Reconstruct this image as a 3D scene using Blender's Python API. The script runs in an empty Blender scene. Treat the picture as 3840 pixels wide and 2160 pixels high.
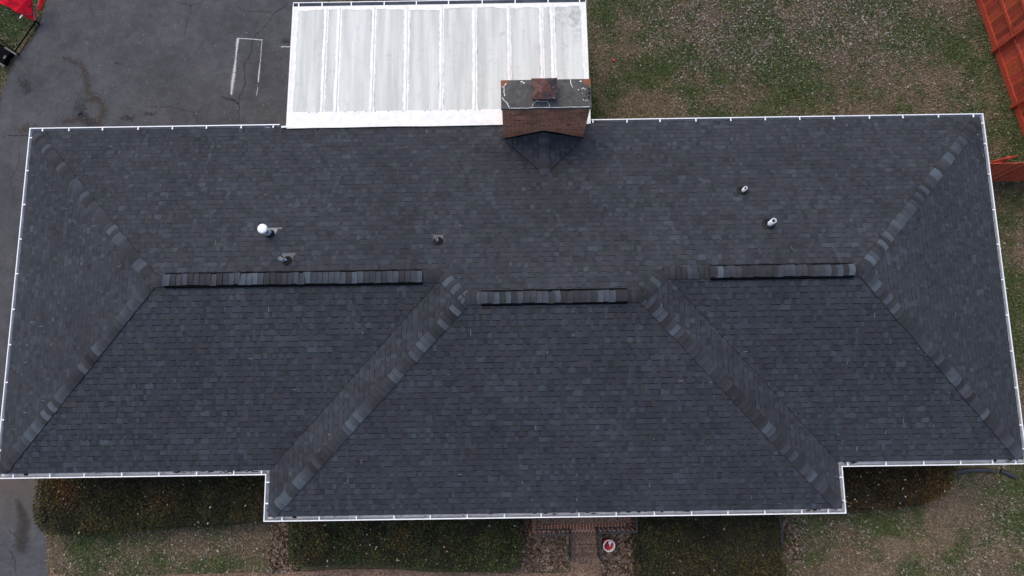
import bpy, math, random
import numpy as np
from mathutils import Vector, Euler, Matrix

scene = bpy.context.scene
C = scene.collection

# ------------------------------------------------------------------ camera, sky, sun, exposure
ZE = 2.7                                   # height of the gutter lip above the ground
CAM_LOC = (12.74027693, -7.45916042, 18.06018906 + ZE)
CAM_ROT = (0.16336204, 0.00451759, -0.01432648)
F_PX = 2700.518
cam = bpy.data.cameras.new("camera")
cam.sensor_width = 36.0
cam.lens = F_PX / 3840 * 36.0
cam.clip_end = 2000
cam_ob = bpy.data.objects.new("camera", cam)
cam_ob.location = CAM_LOC
cam_ob.rotation_euler = CAM_ROT
C.objects.link(cam_ob)
scene.camera = cam_ob

SUN_EL, SUN_AZ = math.radians(64), math.radians(-32)      # azimuth from +Y towards +X
world = bpy.data.worlds.new("World")
scene.world = world
world.use_nodes = True
wn = world.node_tree.nodes
wl = world.node_tree.links
bg = wn["Background"]
sky = wn.new("ShaderNodeTexSky")
sky.sky_type = 'NISHITA'
sky.sun_disc = False
sky.sun_elevation = SUN_EL
sky.sun_rotation = SUN_AZ
sky.air_density = 1.0
sky.dust_density = 2.5
sky.ozone_density = 1.0
hs = wn.new("ShaderNodeHueSaturation")
hs.inputs['Saturation'].default_value = 1.0
wl.new(sky.outputs[0], hs.inputs['Color'])
wl.new(hs.outputs[0], bg.inputs['Color'])
bg.inputs['Strength'].default_value = 0.15

sun = bpy.data.lights.new("sun", 'SUN')
sun.energy = 0.88
sun.angle = math.radians(45)
sun.color = (1.0, 0.83, 0.58)
sun_ob = bpy.data.objects.new("sun", sun)
sd = Vector((math.sin(SUN_AZ) * math.cos(SUN_EL), math.cos(SUN_AZ) * math.cos(SUN_EL), math.sin(SUN_EL)))
sun_ob.rotation_euler = sd.to_track_quat('Z', 'Y').to_euler()
sun_ob.location = (0, 20, 30)
C.objects.link(sun_ob)

scene.view_settings.view_transform = 'Standard'
scene.view_settings.look = 'None'
scene.view_settings.exposure = 0.62
scene.view_settings.gamma = 1.0

rng = np.random.default_rng(7)
random.seed(7)

_R = Euler(CAM_ROT).to_matrix()


def at(x, y, z):
    """plan position of the point of height z (m above ground) seen at photo pixel x, y (3840 px wide)"""
    d = _R @ Vector(((x - 1920) / F_PX, -(y - 1080) / F_PX, -1.0))
    o = Vector(CAM_LOC)
    return tuple(o + d * ((z - o.z) / d.z))


# ------------------------------------------------------------------ numpy noise
_H = rng.random((512, 512))


def vnoise(x, y, s, seed=0):
    x = np.asarray(x, float) / s + 37.7 * seed + 200
    y = np.asarray(y, float) / s + 91.3 * seed + 200
    xi = np.floor(x).astype(int); yi = np.floor(y).astype(int)
    fx = x - xi; fy = y - yi
    fx = fx * fx * (3 - 2 * fx); fy = fy * fy * (3 - 2 * fy)
    h = lambda a, b: _H[a % 512, b % 512]
    return (h(xi, yi) * (1 - fx) + h(xi + 1, yi) * fx) * (1 - fy) + (h(xi, yi + 1) * (1 - fx) + h(xi + 1, yi + 1) * fx) * fy


def fbm(x, y, s, seed=0, o=4):
    t = 0; a = 1; n = 0
    for k in range(o):
        t = t + a * vnoise(x, y, s / 2 ** k, seed + k * 3); n += a; a *= .55
    return t / n


def inpoly(x, y, poly):
    x = np.asarray(x); y = np.asarray(y)
    r = np.zeros(x.shape, bool)
    n = len(poly)
    for i in range(n):
        x0, y0 = poly[i][:2]; x1, y1 = poly[(i + 1) % n][:2]
        c = ((y0 > y) != (y1 > y)) & (x < (x1 - x0) * (y - y0) / ((y1 - y0) or 1e-9) + x0)
        r ^= c
    return r


# ------------------------------------------------------------------ materials
def new_mat(name):
    m = bpy.data.materials.new(name)
    m.use_nodes = True
    nt = m.node_tree
    return m, nt.nodes, nt.links, nt.nodes["Principled BSDF"]


def nd(n, t, **kw):
    o = n.new(t)
    for k, v in kw.items():
        setattr(o, k, v)
    return o


def mixc(n, l, fac, a, b, mode='MIX'):
    m = nd(n, "ShaderNodeMix", data_type='RGBA', blend_type=mode)
    for sock, v in ((m.inputs['Factor'], fac), (m.inputs['A'], a), (m.inputs['B'], b)):
        if hasattr(v, 'is_output'):
            l.new(v, sock)
        elif isinstance(v, (tuple, list)):
            sock.default_value = (*v[:3], 1)
        else:
            sock.default_value = v
    return m.outputs['Result']


def noise(n, l, scale, detail=4, rough=.55, vec=None, dist=0):
    t = nd(n, "ShaderNodeTexNoise")
    t.inputs['Scale'].default_value = scale
    t.inputs['Detail'].default_value = detail
    t.inputs['Roughness'].default_value = rough
    t.inputs['Distortion'].default_value = dist
    if vec is None:
        g = nd(n, "ShaderNodeNewGeometry"); vec = g.outputs['Position']
    l.new(vec, t.inputs['Vector'])
    return t.outputs['Fac']


def ramp(n, l, fac, p0, p1, c0=(0, 0, 0), c1=(1, 1, 1)):
    r = nd(n, "ShaderNodeValToRGB")
    r.color_ramp.elements[0].position = p0; r.color_ramp.elements[0].color = (*c0, 1)
    r.color_ramp.elements[1].position = p1; r.color_ramp.elements[1].color = (*c1, 1)
    l.new(fac, r.inputs['Fac'])
    return r.outputs['Color']


def bump(n, l, h, b, strength=.3, dist=.01):
    bp = nd(n, "ShaderNodeBump")
    bp.inputs['Strength'].default_value = strength
    bp.inputs['Distance'].default_value = dist
    l.new(h, bp.inputs['Height'])
    l.new(bp.outputs['Normal'], b.inputs['Normal'])


def mat_plain(name, col, rough=.6, var=.12, scale=6, metal=0, bmp=0, bscale=80):
    m, n, l, b = new_mat(name)
    f = noise(n, l, scale)
    c0 = tuple(max(0, c * (1 - 2 * var)) for c in col); c1 = tuple(min(1, c * (1 + 2 * var)) for c in col)
    l.new(ramp(n, l, f, .25, .75, c0, c1), b.inputs['Base Color'])
    b.inputs['Roughness'].default_value = rough
    b.inputs['Metallic'].default_value = metal
    if bmp:
        bump(n, l, noise(n, l, bscale, 3), b, bmp)
    return m


def mat_attr(name, grain=140, gvar=.35, rough=.95, big=.0, bmp=.0, spec=.3, trans=0):
    """colour of each piece from the attribute 'col', with granular noise"""
    m, n, l, b = new_mat(name)
    a = nd(n, "ShaderNodeAttribute", attribute_name='col')
    f = noise(n, l, grain, 2, .7)
    g = ramp(n, l, f, .25, .75, (1 - gvar,) * 3, (1 + gvar,) * 3)
    c = mixc(n, l, 1.0, a.outputs['Color'], g, 'MULTIPLY')
    if big:
        f2 = noise(n, l, .55, 5, .6)
        g2 = ramp(n, l, f2, .3, .7, (1 - big, 1 - big, 1 - big), (1 + big, 1 + big * .97, 1 + big * .9))
        c = mixc(n, l, 1.0, c, g2, 'MULTIPLY')
        f3 = noise(n, l, 7, 4, .65)
        g3 = ramp(n, l, f3, .3, .7, (1 - big * .8,) * 3, (1 + big * .8,) * 3)
        c = mixc(n, l, 1.0, c, g3, 'MULTIPLY')
    l.new(c, b.inputs['Base Color'])
    b.inputs['Roughness'].default_value = rough
    b.inputs['Specular IOR Level'].default_value = spec
    if bmp:
        bump(n, l, f, b, bmp, .004)
    return m


def mat_decal(name, col, nscale, lo, hi, col2=None, rough=.9, kn=2.5, amax=1.0):
    """worn mark lying on the asphalt: opacity = painted amount * noise"""
    m, n, l, b = new_mat(name)
    a = nd(n, "ShaderNodeAttribute", attribute_name='col')
    f = noise(n, l, nscale, 5, .7)
    k = nd(n, "ShaderNodeMath", operation='MULTIPLY_ADD'); l.new(f, k.inputs[0]); k.inputs[1].default_value = kn; k.inputs[2].default_value = -.5 * kn
    mm = nd(n, "ShaderNodeMath", operation='ADD')
    l.new(a.outputs['Fac'], mm.inputs[0]); l.new(k.outputs[0], mm.inputs[1])
    mr = nd(n, "ShaderNodeMapRange"); l.new(mm.outputs[0], mr.inputs['Value'])
    mr.inputs['From Min'].default_value = lo; mr.inputs['From Max'].default_value = hi; mr.inputs['To Max'].default_value = amax
    l.new(mr.outputs[0], b.inputs['Alpha'])
    if col2:
        l.new(ramp(n, l, noise(n, l, 40, 3), .35, .65, col, col2), b.inputs['Base Color'])
    else:
        b.inputs['Base Color'].default_value = (*col, 1)
    b.inputs['Roughness'].default_value = rough
    return m


def mat_brick(name, c1, c2, mortar, axis='wall', soot=0, bw=.21, bh=.07, ms=.01):
    m, n, l, b = new_mat(name)
    g = nd(n, "ShaderNodeNewGeometry")
    s = nd(n, "ShaderNodeSeparateXYZ"); l.new(g.outputs['Position'], s.inputs[0])
    cb = nd(n, "ShaderNodeCombineXYZ")
    if axis == 'wall':
        ad = nd(n, "ShaderNodeMath", operation='ADD'); l.new(s.outputs[0], ad.inputs[0]); l.new(s.outputs[1], ad.inputs[1])
        l.new(ad.outputs[0], cb.inputs[0]); l.new(s.outputs[2], cb.inputs[1])
    elif axis == 'x':
        l.new(s.outputs[0], cb.inputs[0]); l.new(s.outputs[1], cb.inputs[1])
    else:
        l.new(s.outputs[1], cb.inputs[0]); l.new(s.outputs[0], cb.inputs[1])
    t = nd(n, "ShaderNodeTexBrick")
    t.inputs['Scale'].default_value = 1
    t.inputs['Brick Width'].default_value = bw
    t.inputs['Row Height'].default_value = bh
    t.inputs['Mortar Size'].default_value = ms
    t.inputs['Mortar Smooth'].default_value = .2
    t.inputs['Color1'].default_value = (*c1, 1); t.inputs['Color2'].default_value = (*c2, 1)
    t.inputs['Mortar'].default_value = (*mortar, 1)
    t.inputs['Bias'].default_value = 0
    l.new(cb.outputs[0], t.inputs['Vector'])
    c = t.outputs['Color']
    f = noise(n, l, 22, 5, .7)
    c = mixc(n, l, 1.0, c, ramp(n, l, f, .3, .72, (.55,) * 3, (1.35,) * 3), 'MULTIPLY')
    # dark stained single courses
    mp = nd(n, "ShaderNodeMapping"); mp.inputs['Scale'].default_value = (3.2, 14.3, 1)
    l.new(cb.outputs[0], mp.inputs['Vector'])
    fc = noise(n, l, 1.0, 2, .5, mp.outputs[0])
    c = mixc(n, l, ramp(n, l, fc, .61, .68), c, tuple(.12 * v + .006 for v in c1))
    if soot:
        z = nd(n, "ShaderNodeMapRange"); l.new(s.outputs[2], z.inputs['Value'])
        z.inputs['From Min'].default_value = ZE + .6; z.inputs['From Max'].default_value = ZE + 2.2
        ad2 = nd(n, "ShaderNodeMath", operation='MULTIPLY_ADD')
        l.new(z.outputs[0], ad2.inputs[0]); ad2.inputs[1].default_value = .36
        l.new(noise(n, l, 2.6, 5, .65), ad2.inputs[2])
        k = ramp(n, l, ad2.outputs[0], .62, .90)
        sm = nd(n, "ShaderNodeMath", operation='MULTIPLY'); l.new(k, sm.inputs[0]); sm.inputs[1].default_value = soot
        c = mixc(n, l, sm.outputs[0], c, (.022, .017, .016))
    l.new(c, b.inputs['Base Color'])
    b.inputs['Roughness'].default_value = .92
    bump(n, l, t.outputs['Fac'], b, .35, -.01)
    return m


M = {}
M['shingle'] = mat_attr('shingle_granules', 300, .34, .97, .15, .35, .25)
M['white_metal'] = mat_plain('white_gutter_metal', (.80, .82, .84), .38, .03, 5)
M['gutter'] = None
M['black_plastic'] = mat_plain('black_vent_plastic', (.004, .004, .005), .9, .1)
M['black_plastic'].node_tree.nodes['Principled BSDF'].inputs['Specular IOR Level'].default_value = .05
M['rubber'] = mat_plain('black_rubber_boot', (.011, .011, .013), .6, .2, 12)
M['rubber'].node_tree.nodes['Principled BSDF'].inputs['Specular IOR Level'].default_value = .2
M['lead'] = mat_plain('grey_flashing_metal', (.085, .087, .092), .7, .15, 14, 0)
M['galv'] = mat_plain('galvanised_metal', (.42, .45, .48), .35, .2, 18, .5)
M['pvc'] = mat_plain('white_pvc', (.78, .79, .80), .4, .06, 20)
M['dark_hole'] = mat_plain('dark_opening', (.004, .004, .004), .9, 0)
M['brick'] = mat_brick('weathered_chimney_brick', (.72, .215, .085), (.52, .145, .062), (.52, .41, .30), soot=.62, ms=.008)
M['housebrick'] = mat_brick('house_brick', (.26, .09, .06), (.18, .06, .043), (.3, .26, .22))
M['soffit'] = mat_plain('white_soffit', (.7, .7, .7), .6, .04)
M['debris'] = mat_plain('gutter_debris', (.022, .018, .016), .95, .3, 30)
M['iron'] = mat_plain('black_iron', (.020, .021, .023), .7, .25, 25, 0)


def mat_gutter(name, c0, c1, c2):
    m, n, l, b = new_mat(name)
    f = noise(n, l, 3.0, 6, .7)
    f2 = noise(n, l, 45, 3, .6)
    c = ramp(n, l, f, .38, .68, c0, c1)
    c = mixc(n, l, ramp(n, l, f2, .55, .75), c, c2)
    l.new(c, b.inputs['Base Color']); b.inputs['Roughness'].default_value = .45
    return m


M['gutter'] = mat_gutter('gutter_trough_grey', (.27, .29, .32), (.18, .19, .21), (.14, .14, .14))  # inner step and rear floors, a darker grey than the front floors
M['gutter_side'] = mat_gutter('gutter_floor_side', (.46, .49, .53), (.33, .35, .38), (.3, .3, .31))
M['gutter_pale'] = mat_gutter('gutter_floor_pale', (.64, .66, .70), (.46, .48, .51), (.36, .36, .37))


# ------------------------------------------------------------------ objects
def link(o, parent=None):
    C.objects.link(o)
    if parent is not None:
        o.parent = parent
        o.matrix_parent_inverse = Matrix.Identity(4)
        o.location = Vector(o.location) - world_loc(parent)
    return o


def world_loc(o):
    v = Vector(o.location)
    while o.parent:
        o = o.parent
        v = v + Vector(o.location)
    return v


def tag(o, label=None, cat=None, group=None, kind=None):
    if label: o['label'] = label
    if cat: o['category'] = cat
    if group: o['group'] = group
    if kind: o['kind'] = kind
    return o


def empty(name, loc, label, cat, group=None):
    o = bpy.data.objects.new(name, None)
    o.location = loc
    o.empty_display_size = .2
    C.objects.link(o)
    return tag(o, label, cat, group)


class MB:
    """collects faces (world coordinates) with optional colour per vertex"""
    def __init__(self):
        self.v = []; self.f = []; self.c = []; self.sm = []

    def face(self, pts, col=None, smooth=False):
        i = len(self.v)
        self.v += [tuple(p) for p in pts]
        self.f.append(tuple(range(i, i + len(pts))))
        self.c += [col or (0, 0, 0)] * len(pts)
        self.sm.append(smooth)

    def grid(self, rows, col=None, closed=False, smooth=False):
        i = len(self.v); nr = len(rows); nc = len(rows[0])
        for r in rows:
            self.v += [tuple(p) for p in r]; self.c += [col or (0, 0, 0)] * nc
        for a in range(nr - 1):
            for b_ in range(nc if closed else nc - 1):
                b2 = (b_ + 1) % nc
                self.f.append((i + a * nc + b_, i + a * nc + b2, i + (a + 1) * nc + b2, i + (a + 1) * nc + b_)); self.sm.append(smooth)

    def box(self, x0, x1, y0, y1, z0, z1, col=None):
        p = [(x, y, z) for z in (z0, z1) for y in (y0, y1) for x in (x0, x1)]
        for q in ((0, 2, 3, 1), (4, 5, 7, 6), (0, 1, 5, 4), (2, 6, 7, 3), (0, 4, 6, 2), (1, 3, 7, 5)):
            self.face([p[k] for k in q], col)

    def bar(self, a, b, w, h, col=None, up=(0, 0, 1)):
        a = Vector(a); b = Vector(b); d = (b - a).normalized(); up = Vector(up)
        if abs(d.dot(up)) > .99: up = Vector((0, 1, 0))
        s = d.cross(up).normalized() * w / 2; u = s.cross(d).normalized() * h / 2
        p = [a - s - u, a + s - u, a + s + u, a - s + u]; q = [k + (b - a) for k in p]
        for i in range(4):
            j = (i + 1) % 4
            self.face([p[i], p[j], q[j], q[i]], col)
        self.face(p[::-1], col); self.face(q, col)

    def tube(self, pts, r, n=10, col=None, caps=True):
        rows = []
        pts = [Vector(p) for p in pts]
        for k, p in enumerate(pts):
            d = (pts[min(k + 1, len(pts) - 1)] - pts[max(k - 1, 0)]).normalized()
            up = Vector((0, 0, 1)) if abs(d.z) < .9 else Vector((0, 1, 0))
            s = d.cross(up).normalized(); u = s.cross(d)
            rr = r[k] if isinstance(r, (list, tuple)) else r
            rows.append([p + (s * math.cos(2 * math.pi * j / n) + u * math.sin(2 * math.pi * j / n)) * rr for j in range(n)])
        self.grid(rows, col, True, True)
        if caps:
            self.face(rows[0], col); self.face(rows[-1], col)

    def lathe(self, c, prof, n=24, col=None, axis=(0, 0, 1)):
        c = Vector(c); rows = []
        q = Vector((0, 0, 1)).rotation_difference(Vector(axis))
        for r, z in prof:
            rows.append([c + q @ Vector((r * math.cos(2 * math.pi * j / n), r * math.sin(2 * math.pi * j / n), z)) for j in range(n)])
        self.grid(rows, col, True, True)

    def build(self, name, mat, parent=None, attr=False):
        me = bpy.data.meshes.new(name)
        o = bpy.data.objects.new(name, me)
        off = Vector((0, 0, 0))
        if parent is not None:
            off = world_loc(parent)
        vs = np.array(self.v, float) - np.array(off)
        me.from_pydata(vs.tolist(), [], self.f)
        if any(self.sm):
            me.polygons.foreach_set('use_smooth', self.sm)
        if attr:
            at_ = me.color_attributes.new('col', 'FLOAT_COLOR', 'POINT')
            cc = np.ones((len(self.v), 4)); cc[:, :3] = np.array(self.c)
            at_.data.foreach_set('color', cc.ravel())
        me.materials.append(mat)
        me.update()
        C.objects.link(o)
        if parent is not None:
            o.parent = parent
        return o


def quads_mesh(name, V, col, mat, parent=None, tri=False):
    """V: N x k x 3 array, one face of k vertices per row; col: N x 3"""
    N, k = V.shape[:2]
    me = bpy.data.meshes.new(name)
    off = np.array(world_loc(parent)) if parent is not None else np.zeros(3)
    me.vertices.add(N * k); me.vertices.foreach_set('co', (V - off).reshape(-1))
    me.loops.add(N * k); me.loops.foreach_set('vertex_index', np.arange(N * k, dtype=np.int32))
    me.polygons.add(N)
    me.polygons.foreach_set('loop_start', np.arange(0, N * k, k, dtype=np.int32))
    me.polygons.foreach_set('loop_total', np.full(N, k, dtype=np.int32))
    me.update(calc_edges=True)
    a = me.color_attributes.new('col', 'FLOAT_COLOR', 'POINT')
    cc = np.ones((N * k, 4)); cc[:, :3] = np.repeat(col, k, axis=0)
    a.data.foreach_set('color', cc.ravel())
    me.materials.append(mat)
    o = bpy.data.objects.new(name, me)
    C.objects.link(o)
    if parent is not None: o.parent = parent
    return o


# ------------------------------------------------------------------ the house: dimensions
W, D = 25.2, 9.0151
X1, X2, BP = 6.6169, 20.6862, 1.0967
PT = 0.42898
d1, d2 = D / 2, (D + BP) / 2
INS = 0.122                                    # the shingles start this far inside the gutter lip

house = empty('house', (12.6, -4.5, 0), 'long single storey brick house under a dark grey shingled hip roof with white gutters', 'house')

EXPO = .131                                    # shingle exposure in plan


def clip(poly, cp):
    out = poly
    n = len(cp)
    for i in range(n):
        a, b = cp[i], cp[(i + 1) % n]
        ex, ey = b[0] - a[0], b[1] - a[1]
        inp = out; out = []
        if not inp: return []
        for k in range(len(inp)):
            p, q = inp[k], inp[(k + 1) % len(inp)]
            sp = ex * (p[1] - a[1]) - ey * (p[0] - a[0]); sq = ex * (q[1] - a[1]) - ey * (q[0] - a[0])
            if sp >= 0: out.append(p)
            if (sp >= 0) != (sq >= 0):
                t = sp / (sp - sq); out.append((p[0] + t * (q[0] - p[0]), p[1] + t * (q[1] - p[1])))
    return out


def ccw(p):
    a = sum(p[i][0] * p[(i + 1) % len(p)][1] - p[(i + 1) % len(p)][0] * p[i][1] for i in range(len(p)))
    return p if a > 0 else p[::-1]


def inside(p, cp):
    for i in range(len(cp)):
        a, b = cp[i], cp[(i + 1) % len(cp)]
        if (b[0] - a[0]) * (p[1] - a[1]) - (b[1] - a[1]) * (p[0] - a[0]) < 0: return False
    return True


R_ = random.Random(11)


def shingle_colour(low=False, zone=0):
    r = R_.random()
    if r < .60: c = (.0350, .0390, .0475)
    elif r < .76: c = (.0415, .0475, .0590)
    elif r < .90: c = (.0290, .0320, .0385)
    elif r < .96: c = (.0385, .0395, .0455)
    else: c = (.0460, .0550, .0670)
    k = R_.gauss(1, .055) * (.93 if low else 1.0)
    return tuple(max(.012, v * k) for v in c)


def shingles(name, O, U, Wd, polys, parent, scuffs=0, scale=1.0, expo=EXPO, label=None):
    """laminated shingles laid course by course on the plane O + u*U + w*Wd (w = plan distance from the eave line)"""
    O = Vector(O); U = Vector(U); Wd = Vector(Wd)
    N = U.cross(Wd).normalized()
    if N.z < 0: N = -N
    mb = MB()
    P3 = lambda u, w, h: O + U * u + Wd * w + N * h
    polys = [ccw(p) for p in polys]
    for cp in polys:                                        # the deck under the shingles
        mb.face([P3(u, w, -.03) for u, w in cp], (.03, .03, .03))
    for cp in polys:
        umin = min(p[0] for p in cp); umax = max(p[0] for p in cp)
        wmin = min(p[1] for p in cp); wmax = max(p[1] for p in cp)
        r0 = wmin
        k0 = int(math.floor(wmin / expo)); k1 = int(math.ceil(wmax / expo))
        for k in range(k0, k1 + 1):
            w0 = k * expo + R_.gauss(0, .0018); w1 = (k + 1) * expo + .006
            if w1 < wmin or w0 > wmax: continue
            # extent of the polygon in this band
            us = [p[0] for p in clip([(umin - 1, max(w0, wmin)), (umax + 1, max(w0, wmin)), (umax + 1, min(w1, wmax)), (umin - 1, min(w1, wmax))], cp)]
            if not us: continue
            ua, ub = min(us), max(us)
            u = ua - R_.random() * .3
            tooth = R_.random() < .5; dash = R_.random()
            base = None; left = 0
            while u < ub:
                wd = (R_.choice((.08, .10, .11, .13, .15, .22)) if tooth else R_.choice((.06, .08, .09, .11, .14, .19))) * scale
                wd *= R_.uniform(.75, 1.05)
                ue = u + wd
                col = shingle_colour(not tooth)
                hb, ht = (.0115, .004) if tooth else (.0055, .001)
                wj = R_.gauss(0, .0012)
                q = [(u, w0 + wj), (ue, w0 + wj), (ue - .004, w1), (u - .004, w1)]
                lip = [(u, w0 - .021), (ue, w0 - .021), (ue, w0 + wj), (u, w0 + wj)] if tooth else [(u, w0 - .004), (ue, w0 - .004), (ue, w0), (u, w0)]
                ins = all(inside(p, cp) for p in q)
                q2 = q if ins else clip(q, cp)
                hh = lambda w: hb + (ht - hb) * max(0, min(1, (w - w0) / (w1 - w0)))
                if len(q2) > 2:
                    mb.face([P3(a, b, hh(b)) for a, b in q2], col)
                l2 = lip if (ins and inside(lip[0], cp) and inside(lip[1], cp)) else clip(lip, cp)
                if len(l2) > 2:
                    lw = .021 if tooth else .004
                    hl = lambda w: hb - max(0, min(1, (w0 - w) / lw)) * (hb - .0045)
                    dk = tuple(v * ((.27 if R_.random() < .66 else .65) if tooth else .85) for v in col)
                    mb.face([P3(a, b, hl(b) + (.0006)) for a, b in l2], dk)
                if tooth and ins:
                    for uu in (u, ue):
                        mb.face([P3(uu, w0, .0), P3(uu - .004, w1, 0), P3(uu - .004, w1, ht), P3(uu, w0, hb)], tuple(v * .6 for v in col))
                u = ue
                tooth = not tooth if R_.random() < .86 else tooth
        # pale scuffs left by foot traffic and lifted granules
        for s in range(scuffs if cp is polys[0] else 0):
            su = R_.uniform(umin, umax); sw = (int(R_.uniform(wmin, wmax) / expo) + R_.choice((0, 0, .3, .5))) * expo
            ln = R_.uniform(.03, .13)
            vert = R_.random() < .55
            q = [(su, sw), (su + .009, sw), (su + .012, sw + ln), (su + .003, sw + ln)] if vert else [(su, sw), (su + ln, sw + .003), (su + ln, sw + .012), (su, sw + .008)]
            if all(inside(p, cp) for p in q):
                g = R_.uniform(.12, .30)
                mb.face([P3(a, b, .0145) for a, b in q], (g, g, g * 1.02))
    o = mb.build(name, M['shingle'], parent, True)
    if label: o['label'] = label
    return o


zz = ZE
i_ = INS
rear = shingles('roof_slope', (0, 0, zz), (1, 0, 0), (0, -1, PT),
                [[(i_, i_), (W - i_, i_), (W - d1, d1), (d1, d1)],
                 [(X1 + d1, d1), (X2 - d1, d1), (X2 - d2, d2), (X1 + d2, d2)]], house, 26, label='rear slope facing the back yard')
shingles('roof_slope', (0, 0, zz), (0, -1, 0), (1, 0, PT), [[(i_, i_), (D - i_, i_), (d1, d1)]], house, 55, label='left end slope')
shingles('roof_slope', (W, 0, zz), (0, -1, 0), (-1, 0, PT), [[(i_, i_), (D - i_, i_), (d1, d1)]], house, 40, label='right end slope')
shingles('roof_slope', (0, -D, zz), (1, 0, 0), (0, 1, PT), [[(i_, i_), (X1 + i_, i_), (X1 + d1, d1), (d1, d1)]], house, 12, label='front slope left of the projection')
shingles('roof_slope', (0, -D, zz), (1, 0, 0), (0, 1, PT), [[(X2 - i_, i_), (W - i_, i_), (W - d1, d1), (X2 - d1, d1)]], house, 40, label='front slope right of the projection')
shingles('roof_slope', (0, -D - BP, zz), (1, 0, 0), (0, 1, PT), [[(X1 + i_, i_), (X2 - i_, i_), (X2 - d2, d2), (X1 + d2, d2)]], house, 40, label='large front slope of the projection')
shingles('roof_slope', (X1, 0, zz), (0, 1, 0), (1, 0, PT), [[(-D - BP + i_, i_), (-D + i_, i_), (-d1, d1), (-d2, d2)]], house, 8, label='narrow left slope of the projection')
shingles('roof_slope', (X2, 0, zz), (0, 1, 0), (-1, 0, PT), [[(-D - BP + i_, i_), (-D + i_, i_), (-d1, d1), (-d2, d2)]], house, 14, label='narrow right slope of the projection')

# valley cut lines: the dark cut edge of the shingles along each valley
for sx, xx in ((1, X1), (-1, X2)):
    mv = MB()
    n_ = 46
    for k in range(n_):
        t0 = i_ + (d1 - i_) * k / n_; t1 = i_ + (d1 - i_) * (k + 1) / n_
        jit = [R_.uniform(-.003, .003) for _ in range(2)]
        p = lambda t, o, j: (xx + sx * (t + o + j), -D + t - o + j, zz + PT * t + .014)
        mv.face([p(t0, 0, jit[0]), p(t1, 0, jit[1]), p(t1, .010, jit[1]), p(t0, .010, jit[0])], (.012, .012, .014))
    mv.build('valley_cut', M['shingle'], house, True)


# ------------------------------------------------------------------ hip and ridge caps
CP = random.Random(5)


def cap_colour(prev):
    r = CP.random()
    if r < .32: c = (.033, .035, .041)
    elif r < .54: c = (.041, .044, .053)
    elif r < .76: c = (.053, .061, .076)
    elif r < .90: c = (.068, .083, .102)
    else: c = (.028, .028, .032)
    k = CP.gauss(1, .07)
    return tuple(v * k for v in c)


def caps(A, B, sl, sr, wid, lift=.012, step=.14, mb=None, alt=False):
    """overlapping cap shingles from A (low end) to B; sl, sr: drop per metre sideways on either side"""
    A = Vector(A); B = Vector(B); L = (B - A).length; dd = (B - A) / L
    side = dd.cross(Vector((0, 0, 1))).normalized()
    n = max(1, int(round(L / step))); st = L / n
    ns = 8
    prev = None
    for k in range(n):
        a = A + dd * (st * k); b = A + dd * (st * (k + 1) + .035)
        col = cap_colour(prev)
        if alt:
            q_ = CP.uniform(.85, 1.15); col = tuple(v * q_ for v in ((.066, .078, .094) if k % 2 else (.036, .039, .046)))
        kk = CP.uniform(.78, 1.15); col2 = tuple(v * kk for v in col)
        wj = CP.gauss(0, .006); sk = CP.gauss(0, .004)
        hi, lo = lift + .012 + abs(CP.gauss(0, .004)), lift
        def row(p, h, ww):
            r = []
            for j in range(ns + 1):
                t = -1 + 2 * j / ns
                s_ = sl if t < 0 else sr
                x = t * ww
                # rounded over the crest
                rd = .045
                drop = s_ * (math.sqrt(x * x + rd * rd) - rd)
                r.append(p + side * (x + wj) + Vector((0, 0, h - drop)) + dd * (sk * t - .012 * (1 - t * t)))
            return r
        R0 = row(a, hi, wid * .5); R1 = row(b, lo, wid * .5)
        i0 = len(mb.v)
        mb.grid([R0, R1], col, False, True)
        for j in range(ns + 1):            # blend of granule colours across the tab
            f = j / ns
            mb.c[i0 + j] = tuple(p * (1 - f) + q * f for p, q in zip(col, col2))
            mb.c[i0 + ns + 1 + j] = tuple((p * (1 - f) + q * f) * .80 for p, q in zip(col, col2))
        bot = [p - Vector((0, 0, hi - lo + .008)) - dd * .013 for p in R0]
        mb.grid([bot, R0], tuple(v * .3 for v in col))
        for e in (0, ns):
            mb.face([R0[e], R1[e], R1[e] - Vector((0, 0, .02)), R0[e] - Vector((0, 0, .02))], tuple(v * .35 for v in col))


def rp(x, y, h=0):
    return (x, y, zz + h)


HS = PT / math.sqrt(2)                      # sideways drop from a 45 degree hip
i2 = i_ + .12
ML, MR = (d1, -d1, zz + PT * d1), (W - d1, -d1, zz + PT * d1)
JL, JR = (X1 + d1, -d1, zz + PT * d1), (X2 - d1, -d1, zz + PT * d1)
CL, CR = (X1 + d2, -d2, zz + PT * d2), (X2 - d2, -d2, zz + PT * d2)
for a, b in (((i2, -i2, zz + PT * i2), ML), ((i2 - .04, -D + i2 - .04, zz + PT * (i2 - .04)), ML),
             ((W - i2, -i2, zz + PT * i2), MR), ((W - i2 + .04, -D + i2 - .04, zz + PT * (i2 - .04)), MR),
             ((X1 + i2 - .06, -D - BP + i2 - .06, zz + PT * (i2 - .06)), CL), ((X2 - i2 + .06, -D - BP + i2 - .06, zz + PT * (i2 - .06)), CR),
             (JL, CL), (JR, CR)):
    m = MB(); caps(a, b, HS, HS, .285, .014, .145, m, a in (JL,)); m.build('hip_cap', M['shingle'], house, True)
VENTS = [((4.80, ML[1]), (10.66, ML[1]), ML[2]), ((12.02, CL[1]), (15.27, CL[1]), CL[2]), ((17.22, MR[1]), (20.47, MR[1]), MR[2])]
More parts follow.
